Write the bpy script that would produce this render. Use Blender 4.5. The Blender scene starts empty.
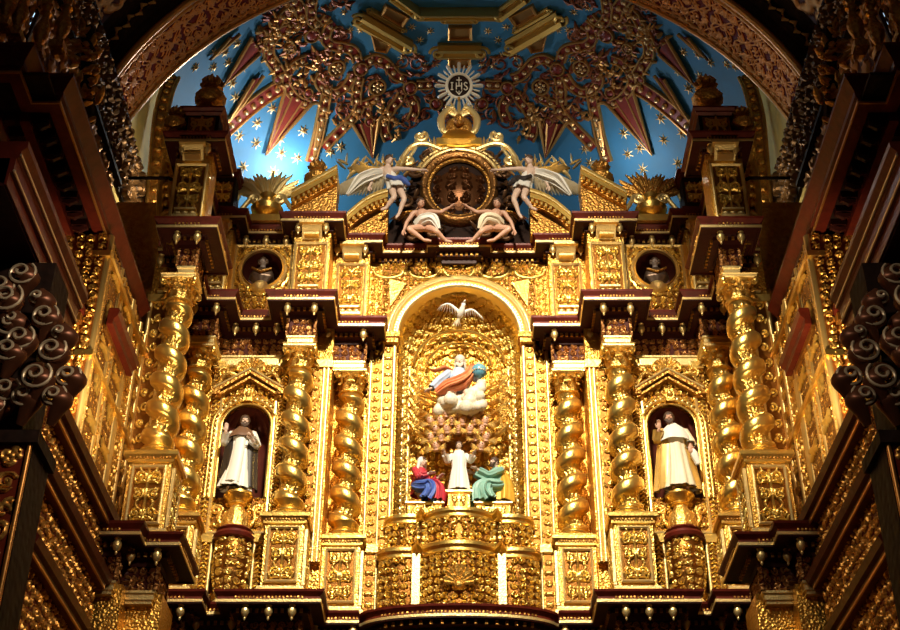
import bpy, math, random
import numpy as np
from mathutils import Vector, Matrix
PI = math.pi
C = bpy.context.scene.collection
# ---------------------------------------------------------------- camera geometry
FPX, TH, AX, DCAM = 1360.0, math.radians(34.5), 459.0, 22.0
cT, sT = math.cos(TH), math.sin(TH)
def ray(px, py):
    a = (px - AX)/FPX; b = (315 - py)/FPX
    return np.array([a, cT - b*sT, sT + b*cT])
CAM = np.array([0, -DCAM, 0.0])
def atY(px, py, Y):
    d = ray(px, py); return CAM + d*((Y + DCAM)/d[1])
def atX(px, py, X):
    d = ray(px, py); return CAM + d*(X/d[0])
def atZ(px, py, Z):
    d = ray(px, py); return CAM + d*(Z/d[2])

# ---------------------------------------------------------------- mesh builder
class MB:
    def __init__(s):
        s.V = []; s.F = []; s.A = []; s.n = 0
    def add(s, V, F, A=None):
        V = np.asarray(V, float).reshape(-1, 3)
        off = s.n
        for f in F:
            f = np.asarray(f)
            s.F.append(f + off)
        s.V.append(V); s.A.append(np.zeros(len(V)) if A is None else np.asarray(A, float).ravel()); s.n += len(V)
        return s
    def grid(s, P, cu=False, cv=False, A=None, mask=None):
        # P shape (nv,nu,3)
        nv, nu = P.shape[:2]
        idx = np.arange(nv*nu).reshape(nv, nu)
        i = idx
        if cu: i = np.concatenate([i, i[:, :1]], 1)
        if cv: i = np.concatenate([i, i[:1]], 0)
        Q = np.stack([i[:-1, :-1], i[:-1, 1:], i[1:, 1:], i[1:, :-1]], -1)
        if mask is not None: Q = Q[mask]
        s.add(P, [Q.reshape(-1, 4)], A); return s
    def box(s, c, d, rz=0.0, rx=0.0, ry=0.0, M=None):
        x, y, z = [k/2 for k in d]
        v = np.array([[-x,-y,-z],[x,-y,-z],[x,y,-z],[-x,y,-z],[-x,-y,z],[x,-y,z],[x,y,z],[-x,y,z]])
        if M is None and (rz or rx or ry):
            M = np.array((Matrix.Rotation(rz,3,'Z') @ Matrix.Rotation(ry,3,'Y') @ Matrix.Rotation(rx,3,'X')))
        if M is not None: v = v @ np.asarray(M).T
        s.add(v + np.asarray(c), [np.array([[0,3,2,1],[4,5,6,7],[0,1,5,4],[1,2,6,5],[2,3,7,6],[3,0,4,7]])]); return s
    def b2(s, lo, hi):
        lo = np.minimum(np.array(lo,float), np.array(hi,float)) if False else np.array(lo,float)
        hi = np.array(hi,float); a = np.minimum(lo,hi); b = np.maximum(lo,hi)
        return s.box((a+b)/2, b-a)
    def lathe(s, prof, c=(0,0,0), n=24, sx=1, sy=1, M=None, cap=True, wob=None):
        prof = np.array(prof, float); t = np.arange(n)*2*PI/n
        P = np.zeros((len(prof), n, 3))
        r = prof[:, :1]*np.ones((1, n))
        if wob is not None: r = r*wob(t[None, :], prof[:, 1:2])
        P[..., 0] = r*np.cos(t)*sx; P[..., 1] = r*np.sin(t)*sy; P[..., 2] = prof[:, 1:2]
        if M is not None: P = P @ np.asarray(M).T
        P = P + np.asarray(c, float)
        off = s.n
        s.grid(P, cu=True)
        if cap:
            m = len(prof)
            s.F.append(np.array([list(range(n))[::-1]]) + off)
            s.F.append(np.array([list(range((m-1)*n, m*n))]) + off)
        return s
    def tube(s, pts, rad, n=8, sy=1.0, cap=True):
        pts = np.array(pts, float); k = len(pts)
        rad = np.ones(k)*rad if np.isscalar(rad) else np.array(rad, float)
        T = np.gradient(pts, axis=0); T /= np.linalg.norm(T, axis=1)[:, None] + 1e-12
        ref = np.array([0,0,1.0]) if abs(T[0][2]) < .9 else np.array([1.0,0,0])
        P = np.zeros((k, n, 3)); t = np.arange(n)*2*PI/n
        u = np.cross(ref, T[0]); u /= np.linalg.norm(u)
        for i in range(k):
            u = u - T[i]*np.dot(u, T[i]); u /= np.linalg.norm(u) + 1e-12
            w = np.cross(T[i], u)
            P[i] = pts[i] + rad[i]*(np.cos(t)[:, None]*u + sy*np.sin(t)[:, None]*w)
        off = s.n; s.grid(P, cu=True)
        if cap:
            s.F.append(np.array([list(range(n))[::-1]]) + off)
            s.F.append(np.array([list(range((k-1)*n, k*n))]) + off)
        return s
    def ball(s, c, r, n=12, m=8, M=None):
        r = (r, r, r) if np.isscalar(r) else r
        ph = np.linspace(-PI/2 + .12, PI/2 - .12, m); t = np.arange(n)*2*PI/n
        P = np.stack([np.cos(ph)[:,None]*np.cos(t)*r[0], np.cos(ph)[:,None]*np.sin(t)*r[1], np.sin(ph)[:,None]*np.ones(n)*r[2]], -1)
        if M is not None: P = P @ np.asarray(M).T
        off = s.n
        s.grid(P + np.asarray(c, float), cu=True)
        s.F.append(np.array([list(range(n))[::-1]]) + off); s.F.append(np.array([list(range((m-1)*n, m*n))]) + off)
        return s
    def mould(s, path, prof, closed=False, ends=True):
        # path in plan (x,y); outward = left of travel; prof = [(out, z)]
        p = np.array(path, float); k = len(p)
        if closed: d = np.roll(p, -1, 0) - p
        else: d = np.diff(p, axis=0)
        d /= np.linalg.norm(d, axis=1)[:, None] + 1e-12
        nrm = np.stack([-d[:, 1], d[:, 0]], 1)
        mit = np.zeros((k, 2))
        for i in range(k):
            if closed: a, b = nrm[i-1], nrm[i]
            else: a = nrm[max(i-1, 0)]; b = nrm[min(i, k-2)]
            m = a + b; m /= max(np.dot(m, a), .2) if np.dot(m, a) > 0 else .2
            mit[i] = m
        prof = np.array(prof, float)
        P = np.zeros((len(prof), k, 3))
        P[..., :2] = p[None] + prof[:, :1, None]*mit[None]
        P[..., 2] = prof[:, 1:2]
        off = s.n
        s.grid(P, cu=closed)
        if ends and not closed:
            m = len(prof)
            s.F.append(np.array([[off + j*k for j in range(m)]])); s.F.append(np.array([[off + j*k + k-1 for j in range(m)][::-1]]))
        return s
    def poly(s, pts, vec):
        # extrude planar polygon (3D points) by vec
        pts = np.array(pts, float); k = len(pts)
        F = [np.array([list(range(k))]), np.array([list(range(k, 2*k))[::-1]])]
        F.append(np.array([[i, i+k, (i+1) % k + k, (i+1) % k] for i in range(k)]))
        s.add(np.concatenate([pts, pts + np.asarray(vec, float)]), F); return s
    def rectframe(s, o, U, V, N, w, h, prof):
        # prof [(inset, height)] swept round a rectangle w x h with corner o
        o, U, V, N = [np.asarray(k, float) for k in (o, U, V, N)]
        P = []
        for i, d in prof:
            P.append([o+U*i+V*i+N*d, o+U*(w-i)+V*i+N*d, o+U*(w-i)+V*(h-i)+N*d, o+U*i+V*(h-i)+N*d])
        s.grid(np.array(P), cu=True); return s
    def relief(s, hf, fn, depth, mask=None, base=0.008):
        H = hf.H; ny, nx = H.shape
        u, v = np.meshgrid(np.linspace(0, 1, nx), np.linspace(0, 1, ny))
        P = fn(u, v, base + H*depth)
        mk = None
        if mask is not None:
            m = mask(u, v); mk = m[:-1, :-1] & m[1:, 1:] & m[1:, :-1] & m[:-1, 1:]
        s.grid(P, A=H, mask=mk); return s
    def xf(s, M, t=(0,0,0)):
        s.V = [v @ np.asarray(M).T + np.asarray(t) for v in s.V]; return s
    def join(s, o):
        V = np.concatenate(o.V); s.add(V, o.F, np.concatenate(o.A)); return s
    def mesh(s, name, off=(0,0,0), S=-1, smooth=40):
        V = np.concatenate(s.V).copy()
        if S > 0: V[:, 0] *= -1
        V -= np.asarray(off, float)
        cnt = np.concatenate([np.full(len(f), f.shape[1]) for f in s.F])
        loops = np.concatenate([(f[:, ::-1] if S > 0 else f).ravel() for f in s.F])
        me = bpy.data.meshes.new(name)
        me.vertices.add(len(V)); me.vertices.foreach_set('co', V.astype(np.float32).ravel())
        me.loops.add(len(loops)); me.loops.foreach_set('vertex_index', loops.astype(np.int32))
        st = np.concatenate([[0], np.cumsum(cnt)[:-1]])
        me.polygons.add(len(cnt)); me.polygons.foreach_set('loop_start', st.astype(np.int32))
        try: me.polygons.foreach_set('loop_total', cnt.astype(np.int32))
        except Exception: pass
        at = me.attributes.new('relief', 'FLOAT', 'POINT'); at.data.foreach_set('value', np.concatenate(s.A).astype(np.float32))
        me.update(calc_edges=True)
        if smooth:
            me.polygons.foreach_set('use_smooth', np.ones(len(cnt), bool))
            if smooth < 180: me.set_sharp_from_angle(angle=math.radians(smooth))
        me.validate()
        return me
    def build(s, name, mat, parent=None, S=-1, smooth=40, off=None):
        if off is None:
            off = tuple(parent.get('_w', (0,0,0))) if parent is not None else (0,0,0)
        me = s.mesh(name, off, S, smooth)
        me.materials.append(mat)
        o = bpy.data.objects.new(name, me); C.objects.link(o)
        if parent is not None:
            o.parent = parent; o['_w'] = list(off)
        return o
ALL = []
def thing(name, label, cat, loc=(0,0,0), group=None, S=-1):
    o = bpy.data.objects.new(name, None); C.objects.link(o)
    o.empty_display_size = .1
    loc = (-loc[0] if S > 0 else loc[0], loc[1], loc[2])
    o.location = loc; o['_w'] = [float(k) for k in loc]
    o['label'] = label; o['category'] = cat
    if group: o['group'] = group
    return o
def tag(o, label=None, cat=None, group=None, kind=None):
    if label: o['label'] = label
    if cat: o['category'] = cat
    if group: o['group'] = group
    if kind: o['kind'] = kind
    return o
def dup(root, loc, rot=None, label=None, group=None, scale=None):
    r = root.copy(); C.objects.link(r); r.location = loc
    if rot is not None: r.rotation_euler = rot
    if scale is not None: r.scale = scale
    if label: r['label'] = label
    if group: r['group'] = group
    for ch in list(root.children):
        c = ch.copy(); C.objects.link(c); c.parent = r
        for g in list(ch.children):
            d = g.copy(); C.objects.link(d); d.parent = c
    return r

# ---------------------------------------------------------------- carved height fields
class HF:
    def __init__(s, w, h, res=.018):
        s.w, s.h = w, h
        s.nx = max(4, int(round(w/res)) + 1); s.ny = max(4, int(round(h/res)) + 1)
        s.dx = w/(s.nx - 1); s.dy = h/(s.ny - 1)
        s.H = np.zeros((s.ny, s.nx))
    def dome(s, x, y, r, a=1.0):
        i0 = max(0, int((x - r)/s.dx)); i1 = min(s.nx, int((x + r)/s.dx) + 2)
        j0 = max(0, int((y - r)/s.dy)); j1 = min(s.ny, int((y + r)/s.dy) + 2)
        if i0 >= i1 or j0 >= j1: return
        X = np.arange(i0, i1)*s.dx - x; Y = np.arange(j0, j1)*s.dy - y
        d = (X[None]**2 + Y[:, None]**2)/(r*r)
        h = a*np.sqrt(np.clip(1 - d, 0, 1))
        s.H[j0:j1, i0:i1] = np.maximum(s.H[j0:j1, i0:i1], h)
    def stroke(s, pts, r0, r1=None, a=1.0):
        r1 = r0 if r1 is None else r1
        pts = np.array(pts, float)
        L = np.concatenate([[0], np.cumsum(np.linalg.norm(np.diff(pts, axis=0), axis=1))])
        n = max(2, int(L[-1]/(min(r0, r1)*.6 + .004)))
        t = np.linspace(0, L[-1], n)
        x = np.interp(t, L, pts[:, 0]); y = np.interp(t, L, pts[:, 1])
        for i in range(n):
            q = i/(n - 1); s.dome(x[i], y[i], r0 + (r1 - r0)*q, a)
    def spiral(s, cx, cy, R, a0=0, turns=1.5, d=1, r=.02, a=1.0):
        t = np.linspace(0, 1, int(14*turns) + 4)
        rr = R*(1 - .85*t); an = a0 + d*t*turns*2*PI
        s.stroke(np.stack([cx + rr*np.cos(an), cy + rr*np.sin(an)], 1), r, r*.7, a)
        s.dome(cx, cy, R*.26, a)
    def leaf(s, x, y, ang, L, W, curl=0.0, a=1.0):
        n = max(5, int(L/(W*.3)))
        for i in range(n):
            q = i/(n - 1); an = ang + curl*q
            px = x + L*q*math.cos(an); py = y + L*q*math.sin(an)
            r = W*(.35 + .65*math.sin(PI*min(1, .18 + q*.85)))*(.8 + .25*((i % 2)))
            s.dome(px, py, max(r, .006), a*(.75 + .25*math.sin(PI*q)))
    def flower(s, x, y, R, n=6, a=1.0, ph=0):
        for k in range(n):
            an = ph + k*2*PI/n
            s.dome(x + R*.62*math.cos(an), y + R*.62*math.sin(an), R*.36, a*.85)
        s.dome(x, y, R*.34, a)
    def mirror(s):
        s.H = np.maximum(s.H, s.H[:, ::-1]); return s
def hf_panel(w, h, seed=0, res=.018):
    f = HF(w, h, res); R = random.Random(seed)
    n = max(1, int(round(h/(w*.62)))); st = h/n
    f.stroke([(w/2, .04*h), (w/2, .96*h)], .03*w + .008)
    for k in range(n):
        y = st*(k + .5); up = 1 if (k + seed) % 2 else -1
        f.spiral(w*.25, y, min(w*.19, st*.36), R.uniform(-.4, .4) + (0 if up > 0 else PI*.2), 1.4, up, w*.045 + .004)
        f.leaf(w*.46, y - up*st*.3, PI - up*.7, w*.3, w*.06, up*.9)
        f.leaf(w*.3, y + up*st*.28, PI - up*.5, w*.24, w*.05, -up*.8)
        f.leaf(w*.12, y - up*st*.38, PI/2*up, st*.4, w*.045, .5)
        if k % 2 == 0: f.flower(w/2, y, min(w*.15, st*.3), 6)
        else:
            f.dome(w/2, y, w*.11); f.leaf(w/2, y, PI*.5, st*.4, w*.06); f.leaf(w/2, y, PI*.72, st*.42, w*.05)
    return f.mirror()
def hf_strip(w, h, seed=0, res=.016, kind=0):
    f = HF(w, h, res); p = w*(1.25 if kind != 2 else .6); n = max(1, int(round(h/p))); p = h/n
    for k in range(n):
        y = p*(k + .5)
        if kind == 0:
            if k % 2: f.flower(w/2, y, w*.42, 6)
            else:
                for sg in (1, -1):
                    f.leaf(w/2, y - sg*p*.1, sg*PI/2 + .6, p*.5, w*.13, .5); f.leaf(w/2, y - sg*p*.1, sg*PI/2 - .6, p*.5, w*.13, -.5)
                f.dome(w/2, y, w*.2)
        elif kind == 1:
            d = 1 if k % 2 else -1
            f.spiral(w/2 + d*w*.08, y, w*.33, PI*.5*d, 1.2, d, w*.09); f.leaf(w/2 - d*w*.3, y - p*.3, PI/2 + .3*d, p*.6, w*.1, .4*d)
        else:
            f.stroke([(w*.12, y - p*.35), (w*.5, y), (w*.88, y - p*.35)], w*.11); f.dome(w/2, y + p*.3, w*.15)
    return f
def hf_field(w, h, cell=.22, seed=0, res=.02, sym=True, rad=None):
    f = HF(w, h, res); R = random.Random(seed)
    nx = max(1, int(round(w/cell/(2 if sym else 1)))); ny = max(1, int(round(h/cell)))
    W = w/2 if sym else w
    for i in range(nx):
        for j in range(ny):
            x = (i + .5 + R.uniform(-.12, .12))*W/nx; y = (j + .5 + R.uniform(-.12, .12))*h/ny; c = cell
            d = 1 if (i + j) % 2 else -1; q = R.random()
            if q < .5: f.spiral(x, y, c*.38, R.uniform(0, 6.28), 1.3, d, c*.085)
            elif q < .7: f.flower(x, y, c*.4, R.choice((5, 6, 8)))
            else:
                for k in range(4): f.leaf(x, y, k*PI/2 + R.uniform(-.3, .3), c*.5, c*.11, d*.9)
            for k in range(3):
                an = R.uniform(0, 6.28); f.leaf(x + c*.35*math.cos(an), y + c*.35*math.sin(an), an + 1.2*d, c*.42, c*.08, d)
    return f.mirror() if sym else f
def hf_lattice(w, h, cell=.3, res=.02, seed=0, lw=.07):
    # interlaced strapwork: crossing waves, circles and buds
    f = HF(w, h, res); nx = max(1, int(round(w/cell))); ny = max(1, int(round(h/cell))); cx, cy = w/nx, h/ny
    t = np.linspace(0, 1, 9)
    for i in range(nx):
        for j in range(ny):
            x, y = i*cx, j*cy
            f.spiral(x + cx*.27, y + cy*.5, cx*.2, 0, 1.2, 1, cell*lw*.8); f.spiral(x + cx*.73, y + cy*.5, cx*.2, PI, 1.2, -1, cell*lw*.8)
            f.stroke(np.stack([x + cx*(.5 + .42*np.sin(t*PI*2)), y + cy*t], 1), cell*lw)
            f.stroke(np.stack([x + cx*(.5 - .42*np.sin(t*PI*2)), y + cy*t], 1), cell*lw)
            f.stroke([(x, y + cy*.5), (x + cx*.5, y + cy), (x + cx, y + cy*.5), (x + cx*.5, y), (x, y + cy*.5)], cell*lw*.8)
            f.flower(x + cx/2, y + cy*.5, cell*.13, 5)
    return f
def flat(o, U, V, N, w, h):
    o, U, V, N = [np.asarray(k, float) for k in (o, U, V, N)]
    def fn(u, v, d): return o + (u*w)[..., None]*U + (v*h)[..., None]*V + d[..., None]*N
    return fn
XU, YU, ZU, FR = (1,0,0), (0,1,0), (0,0,1), (0,-1,0)
def along(path, z0, z1, off=0.0):
    p = np.array(path, float)
    L = np.concatenate([[0], np.cumsum(np.linalg.norm(np.diff(p, axis=0), axis=1))])
    def fn(u, v, d):
        t = u*L[-1]
        x = np.interp(t, L, p[:, 0]); y = np.interp(t, L, p[:, 1])
        e = L[-1]*.004
        tx = np.interp(np.clip(t + e, 0, L[-1]), L, p[:, 0]) - np.interp(np.clip(t - e, 0, L[-1]), L, p[:, 0])
        ty = np.interp(np.clip(t + e, 0, L[-1]), L, p[:, 1]) - np.interp(np.clip(t - e, 0, L[-1]), L, p[:, 1])
        q = np.hypot(tx, ty) + 1e-9
        return np.stack([x - ty/q*(d + off), y + tx/q*(d + off), z0 + v*(z1 - z0)], -1)
    fn.L = L[-1]
    return fn
def dentils(mb, path, out, z0, z1, w=.05, gap=.05, dep=.06):
    p = np.array(path, float)
    for a, b in zip(p[:-1], p[1:]):
        d = b - a; L = np.linalg.norm(d)
        if L < .12: continue
        d /= L; nr = np.array([-d[1], d[0]]); n = int(L/(w + gap))
        for k in range(n):
            c = a + d*L*(k + .5)/n + nr*(out + dep/2)
            mb.box((c[0], c[1], (z0+z1)/2), (w, dep, z1-z0), rz=math.atan2(d[1], d[0]))
def smooth(pts, n=8):
    p = [np.array(k, float) for k in pts]; out = []
    p = [2*p[0] - p[1]] + p + [2*p[-1] - p[-2]]
    for i in range(1, len(p) - 2):
        for k in range(n):
            t = k/n; a, b, c, d = p[i-1], p[i], p[i+1], p[i+2]
            out.append(.5*((2*b) + (-a + c)*t + (2*a - 5*b + 4*c - d)*t*t + (-a + 3*b - 3*c + d)*t**3))
    out.append(p[-2]); return np.array(out)
def spiral3(c, U, V, R, turns=1.5, a0=0, d=1, inner=.15, n=None, rise=None):
    c, U, V = [np.asarray(k, float) for k in (c, U, V)]
    n = n or int(16*turns) + 4; t = np.linspace(0, 1, n)
    r = R*(1 - (1 - inner)*t); a = a0 + d*t*turns*2*PI
    P = c + (r*np.cos(a))[:, None]*U + (r*np.sin(a))[:, None]*V
    if rise is not None: P = P + t[:, None]*np.asarray(rise)
    return P

# ---------------------------------------------------------------- materials
def mat(name, base, rough=.5, metal=0.0, emit=None, es=0, bump=None, two=None, noise=None, spec=.5):
    m = bpy.data.materials.new(name); m.use_nodes = True
    nt = m.node_tree; N = nt.nodes; b = N['Principled BSDF']; L = nt.links.new
    b.inputs['Roughness'].default_value = rough; b.inputs['Metallic'].default_value = metal
    b.inputs['Specular IOR Level'].default_value = spec
    b.inputs['Base Color'].default_value = (*base, 1)
    tc = N.new('ShaderNodeTexCoord')
    col = None
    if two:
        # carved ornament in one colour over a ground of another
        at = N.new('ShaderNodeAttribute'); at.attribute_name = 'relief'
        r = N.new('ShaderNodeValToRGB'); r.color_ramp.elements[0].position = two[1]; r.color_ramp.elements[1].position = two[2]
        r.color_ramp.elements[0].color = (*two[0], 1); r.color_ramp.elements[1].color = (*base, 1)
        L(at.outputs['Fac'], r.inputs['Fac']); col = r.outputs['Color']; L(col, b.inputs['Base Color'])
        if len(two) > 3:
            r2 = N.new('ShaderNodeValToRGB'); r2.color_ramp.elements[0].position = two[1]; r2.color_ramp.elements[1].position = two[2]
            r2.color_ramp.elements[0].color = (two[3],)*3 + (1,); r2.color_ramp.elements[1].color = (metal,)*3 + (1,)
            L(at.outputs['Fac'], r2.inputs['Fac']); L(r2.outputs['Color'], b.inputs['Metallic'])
    if noise:
        sc, c2, amt = noise
        nz = N.new('ShaderNodeTexNoise'); nz.inputs['Scale'].default_value = sc; nz.inputs['Detail'].default_value = 5
        L(tc.outputs['Object'], nz.inputs['Vector'])
        rp = N.new('ShaderNodeValToRGB'); rp.color_ramp.elements[0].position = .35; rp.color_ramp.elements[1].position = .7
        rp.color_ramp.elements[0].color = (0,0,0,1); rp.color_ramp.elements[1].color = (amt,)*3 + (1,)
        L(nz.outputs['Fac'], rp.inputs['Fac'])
        mx = N.new('ShaderNodeMix'); mx.data_type = 'RGBA'
        L(rp.outputs['Color'], mx.inputs['Factor'])
        if col is not None: L(col, mx.inputs['A'])
        else: mx.inputs['A'].default_value = (*base, 1)
        mx.inputs['B'].default_value = (*c2, 1)
        L(mx.outputs['Result'], b.inputs['Base Color'])
    if bump:
        kind, sc, st, dist = bump
        if kind == 'v':
            t = N.new('ShaderNodeTexVoronoi'); t.feature = 'SMOOTH_F1'; t.inputs['Scale'].default_value = sc; out = t.outputs['Distance']
        elif kind == 'w':
            t = N.new('ShaderNodeTexWave'); t.inputs['Scale'].default_value = sc; t.inputs['Distortion'].default_value = 8; t.inputs['Detail'].default_value = 2; out = t.outputs['Fac']
        else:
            t = N.new('ShaderNodeTexNoise'); t.inputs['Scale'].default_value = sc; t.inputs['Detail'].default_value = 4; out = t.outputs['Fac']
        L(tc.outputs['Object'], t.inputs['Vector'])
        bm = N.new('ShaderNodeBump'); bm.inputs['Strength'].default_value = st; bm.inputs['Distance'].default_value = dist
        L(out, bm.inputs['Height']); L(bm.outputs['Normal'], b.inputs['Normal'])
    if emit:
        b.inputs['Emission Color'].default_value = (*emit, 1); b.inputs['Emission Strength'].default_value = es
    return m
G1 = (.90, .64, .18)
GOLD = mat('gold_leaf', G1, .30, .92, bump=('n', 22, .25, .02), noise=(6, (.80, .40, .06), .5))
GOLDC = mat('carved_gold', (.88, .60, .16), .38, .9, bump=('v', 34, .7, .02), noise=(9, (.66, .29, .04), .7))
GOLDR = mat('carved_gold_shaded_crevices', (.93, .66, .18), .34, .9, bump=('n', 45, .4, .012), two=((.24, .095, .016), .03, .5, .85))  # brown ground in the low relief is painted-in crevice shade
GOLDB = mat('carved_gold_fine', (.93, .55, .11), .36, .88, bump=('v', 26, .9, .03), noise=(12, (.6, .25, .04), .6))
GOLDP = mat('pale_gold', (.92, .70, .30), .40, .8, bump=('v', 40, .4, .012))
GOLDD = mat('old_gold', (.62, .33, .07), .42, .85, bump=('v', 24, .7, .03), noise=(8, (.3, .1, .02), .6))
LACE = mat('gilded_strapwork_on_red', (.85, .45, .11), .4, .8, two=((.17, .025, .012), .12, .4, .05), spec=.15)
LACED = mat('dull_strapwork_on_brown', (.50, .24, .08), .45, .6, two=((.07, .014, .01), .12, .4, .05), spec=.15)
LACEA = mat('thin_gilt_lace_on_red', (.62, .25, .07), .4, .6, two=((.13, .014, .010), .25, .55, .05), spec=.15)
LACEG = mat('gilded_carving_on_brown', (.92, .53, .12), .36, .85, two=((.33, .11, .02), .05, .35, .35), spec=.15)
GOLDN = mat('niche_carved_gold', (.93, .66, .17), .36, .9, bump=('n', 45, .4, .012), two=((.50, .25, .04), .03, .4, .85))  # same painted crevice shade, kept lighter for the niche
RED = mat('dark_red_paint', (.05, .008, .006), .5, .0, noise=(5, (.025, .004, .004), .7), bump=('n', 14, .3, .02), spec=.25)
REDB = mat('oxblood_beam', (.15, .018, .009), .4, .1, noise=(7, (.07, .009, .006), .7), bump=('n', 12, .3, .02), spec=.3)
BLACK = mat('blackened_wood', (.016, .008, .006), .75, 0, noise=(7, (.035, .014, .009), .6), bump=('v', 9, .5, .04), spec=.15)
# ================================================================ the altarpiece
SIDE = {-1: 'left', 1: 'right'}
SAINT = {-1: 'black-caped', 1: 'white-caped'}
# ---- plan paths of the left half, run from the centre outwards (outward = towards the nave)
pm = [(-1.62,1.02),(-1.78,1.02),(-1.78,.56),(-2.70,.56),(-2.70,-.34),(-3.38,-.34),(-3.38,.36),(-4.6,.36),(-4.6,-.34),(-5.15,-.34),
      (-5.15,-1.75),(-4.62,-1.75),(-4.62,-2.58),(-5.10,-2.58),(-5.10,-1.9),(-5.5,-1.9)]
pl = [(-1.72,.5),(-2.58,.5),(-2.58,-.42),(-3.75,-.42),(-3.75,.12),(-4.55,.12),(-4.55,-.42),(-5.2,-.42),(-5.2,-1.75),(-4.55,-1.75),
      (-4.55,-2.62),(-5.08,-2.62),(-5.08,-3.0),(-5.62,-3.0)]
pa = [(-1.6,1.06),(-1.86,1.06),(-1.86,.72),(-2.62,.72),(-2.62,0),(-3.36,0),(-3.36,.42),(-4.6,.42),(-4.6,-.1),(-5.2,-.1),(-5.2,-1.9),
      (-4.68,-1.9),(-4.68,-2.42),(-5.30,-2.42),(-5.30,-1.2)]
pw = [(-1.24,1.22),(-2.47,1.22),(-2.47,.36),(-3.43,.36),(-3.43,1.0),(-4.66,1.0),(-4.66,.42),(-5.2,.42),(-5.2,-1.85),(-5.6,-1.85)]
pu = [(0,1.1),(-.62,1.1)] + pa[0:0]
C4, C3, C2, C1 = (-2.12,.9), (-3.04,0.), (-4.97,0.), (-4.97,-2.24)
Z0, Z1 = 10.66, 13.78            # column foot and necking
# ---------------------------------------------------------------- twisted columns
def shaft_bm(hand):
    H = Z1 - Z0 - .2; nu, nv = 72, 300
    hf = hf_field(2*PI*.25, H, .11, 5, .02, False)
    u = np.arange(nu)/nu*2*PI; v = np.linspace(0, 1, nv)
    ph = hand*u[None]*1.0 - 2*PI*v[:, None]*H/.55
    b = np.cos(ph); e = np.clip(np.minimum(v, 1-v)*22, 0, 1)[:, None]
    egg = np.tanh(1.5*b + .35)
    iu = (u/(2*PI)*(hf.nx-1)).astype(int); iv = (v*(hf.ny-1)).astype(int)
    rel = hf.H[iv][:, iu]
    w = np.clip(-b*2.2 + .1, 0, 1)
    r = (.222 + .092*egg*e + w*(rel*.035 - .005)*e)*(1 - .10*v[:, None])
    P = np.zeros((nv, nu, 3)); P[..., 0] = r*np.cos(u); P[..., 1] = r*np.sin(u); P[..., 2] = .12 + v[:, None]*H
    return MB().grid(P, cu=True, A=(w*rel).ravel())
def leafgrid(mb, a, r0, r1, z0, h, w, curl):
    n, m = 7, 5
    t = np.linspace(0, 1, n); s = np.linspace(-1, 1, m)
    P = np.zeros((n, m, 3))
    rad = r0 + (r1 - r0)*t**2.2; zz = z0 + h*(np.sin(t*PI*.62)/np.sin(PI*.62*.80)) * .85 - curl*t**6*h
    wd = w*(np.sin(PI*(.2 + .75*t)))*(1 + .15*np.cos(t*18))
    for j in range(m):
        rr = rad - .02*abs(s[j])**2 + .012*(1 - abs(s[j]))
        tx = s[j]*wd
        P[:, j, 0] = rr*math.cos(a) - tx*math.sin(a); P[:, j, 1] = rr*math.sin(a) + tx*math.cos(a); P[:, j, 2] = zz
    Q = P.copy(); Q[..., 0] -= .018*math.cos(a); Q[..., 1] -= .018*math.sin(a)
    off = mb.n; mb.grid(P); mb.grid(Q[:, ::-1])
def make_column(hand):
    t = thing('twisted_column', 'twisted column', 'column')
    MB().box((0,0,.03), (.62,.62,.06)).lathe([(.31,.06),(.34,.09),(.31,.13),(.27,.14),(.27,.16),(.29,.18),(.27,.2)], n=28).build('base', GOLD, t)
    shaft_bm(hand).build('shaft', GOLD, t, smooth=180).location = (0, 0, .08)
    zc = Z1 - Z0
    MB().lathe([(.2,0),(.25,.02),(.25,.05),(.2,.07),(.19,.12),(.2,.25),(.25,.36),(.31,.42)], (0,0,zc), 24).build('capital_bell', GOLDC, t)
    lv = MB()
    for k in range(8): leafgrid(lv, k*PI/4, .2, .34, zc + .06, .20, .085, .35)
    for k in range(8): leafgrid(lv, (k+.5)*PI/4, .2, .38, zc + .14, .25, .085, .35)
    lv.build('acanthus_leaves', GOLDC, t, smooth=60)
    for k in range(4):
        a = PI/4 + k*PI/2; d = np.array([math.cos(a), math.sin(a), 0])
        MB().tube(np.concatenate([[d*.2 + [0,0,zc+.2]], spiral3(d*.36 + np.array([0,0,zc+.36]), d, ZU, .085, 1.6, PI*.75, -1)]), .026, 6).build('volute', GOLD, t)
    MB().lathe([(.40,0),(.43,.02),(.43,.05),(.46,.07)], (0,0,zc+.42), 4, M=np.array(Matrix.Rotation(PI/4,3,'Z'))).build('abacus', GOLDP, t, smooth=20)
    return t
protoR, protoL = make_column(1), make_column(-1)
cnames = {
  'C1': 'front twisted gold column of the outer pair, on the forward {s} wing pedestal',
  'C2': 'shadowed twisted gold column standing behind the foremost one, beside the {n} saint',
  'C3': 'twisted gold column between the {n} saint niche and the pale pilaster strip',
  'C4': 'twisted gold column flanking the central arched niche on its {s} side'}
first = {-1: protoL, 1: protoR}; used = {-1: False, 1: False}
for S in (-1, 1):
    for nm, c in (('C1', C1), ('C2', C2), ('C3', C3), ('C4', C4)):
        o = first[S]
        loc = (c[0]*(1 if S < 0 else -1), c[1], Z0)
        if used[S]: o = dup(o, loc)
        else: o.location = loc; used[S] = True
        o['label'] = cnames[nm].format(s=SIDE[S], n=SAINT[S]); o['group'] = 'twisted columns of the altarpiece'
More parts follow.
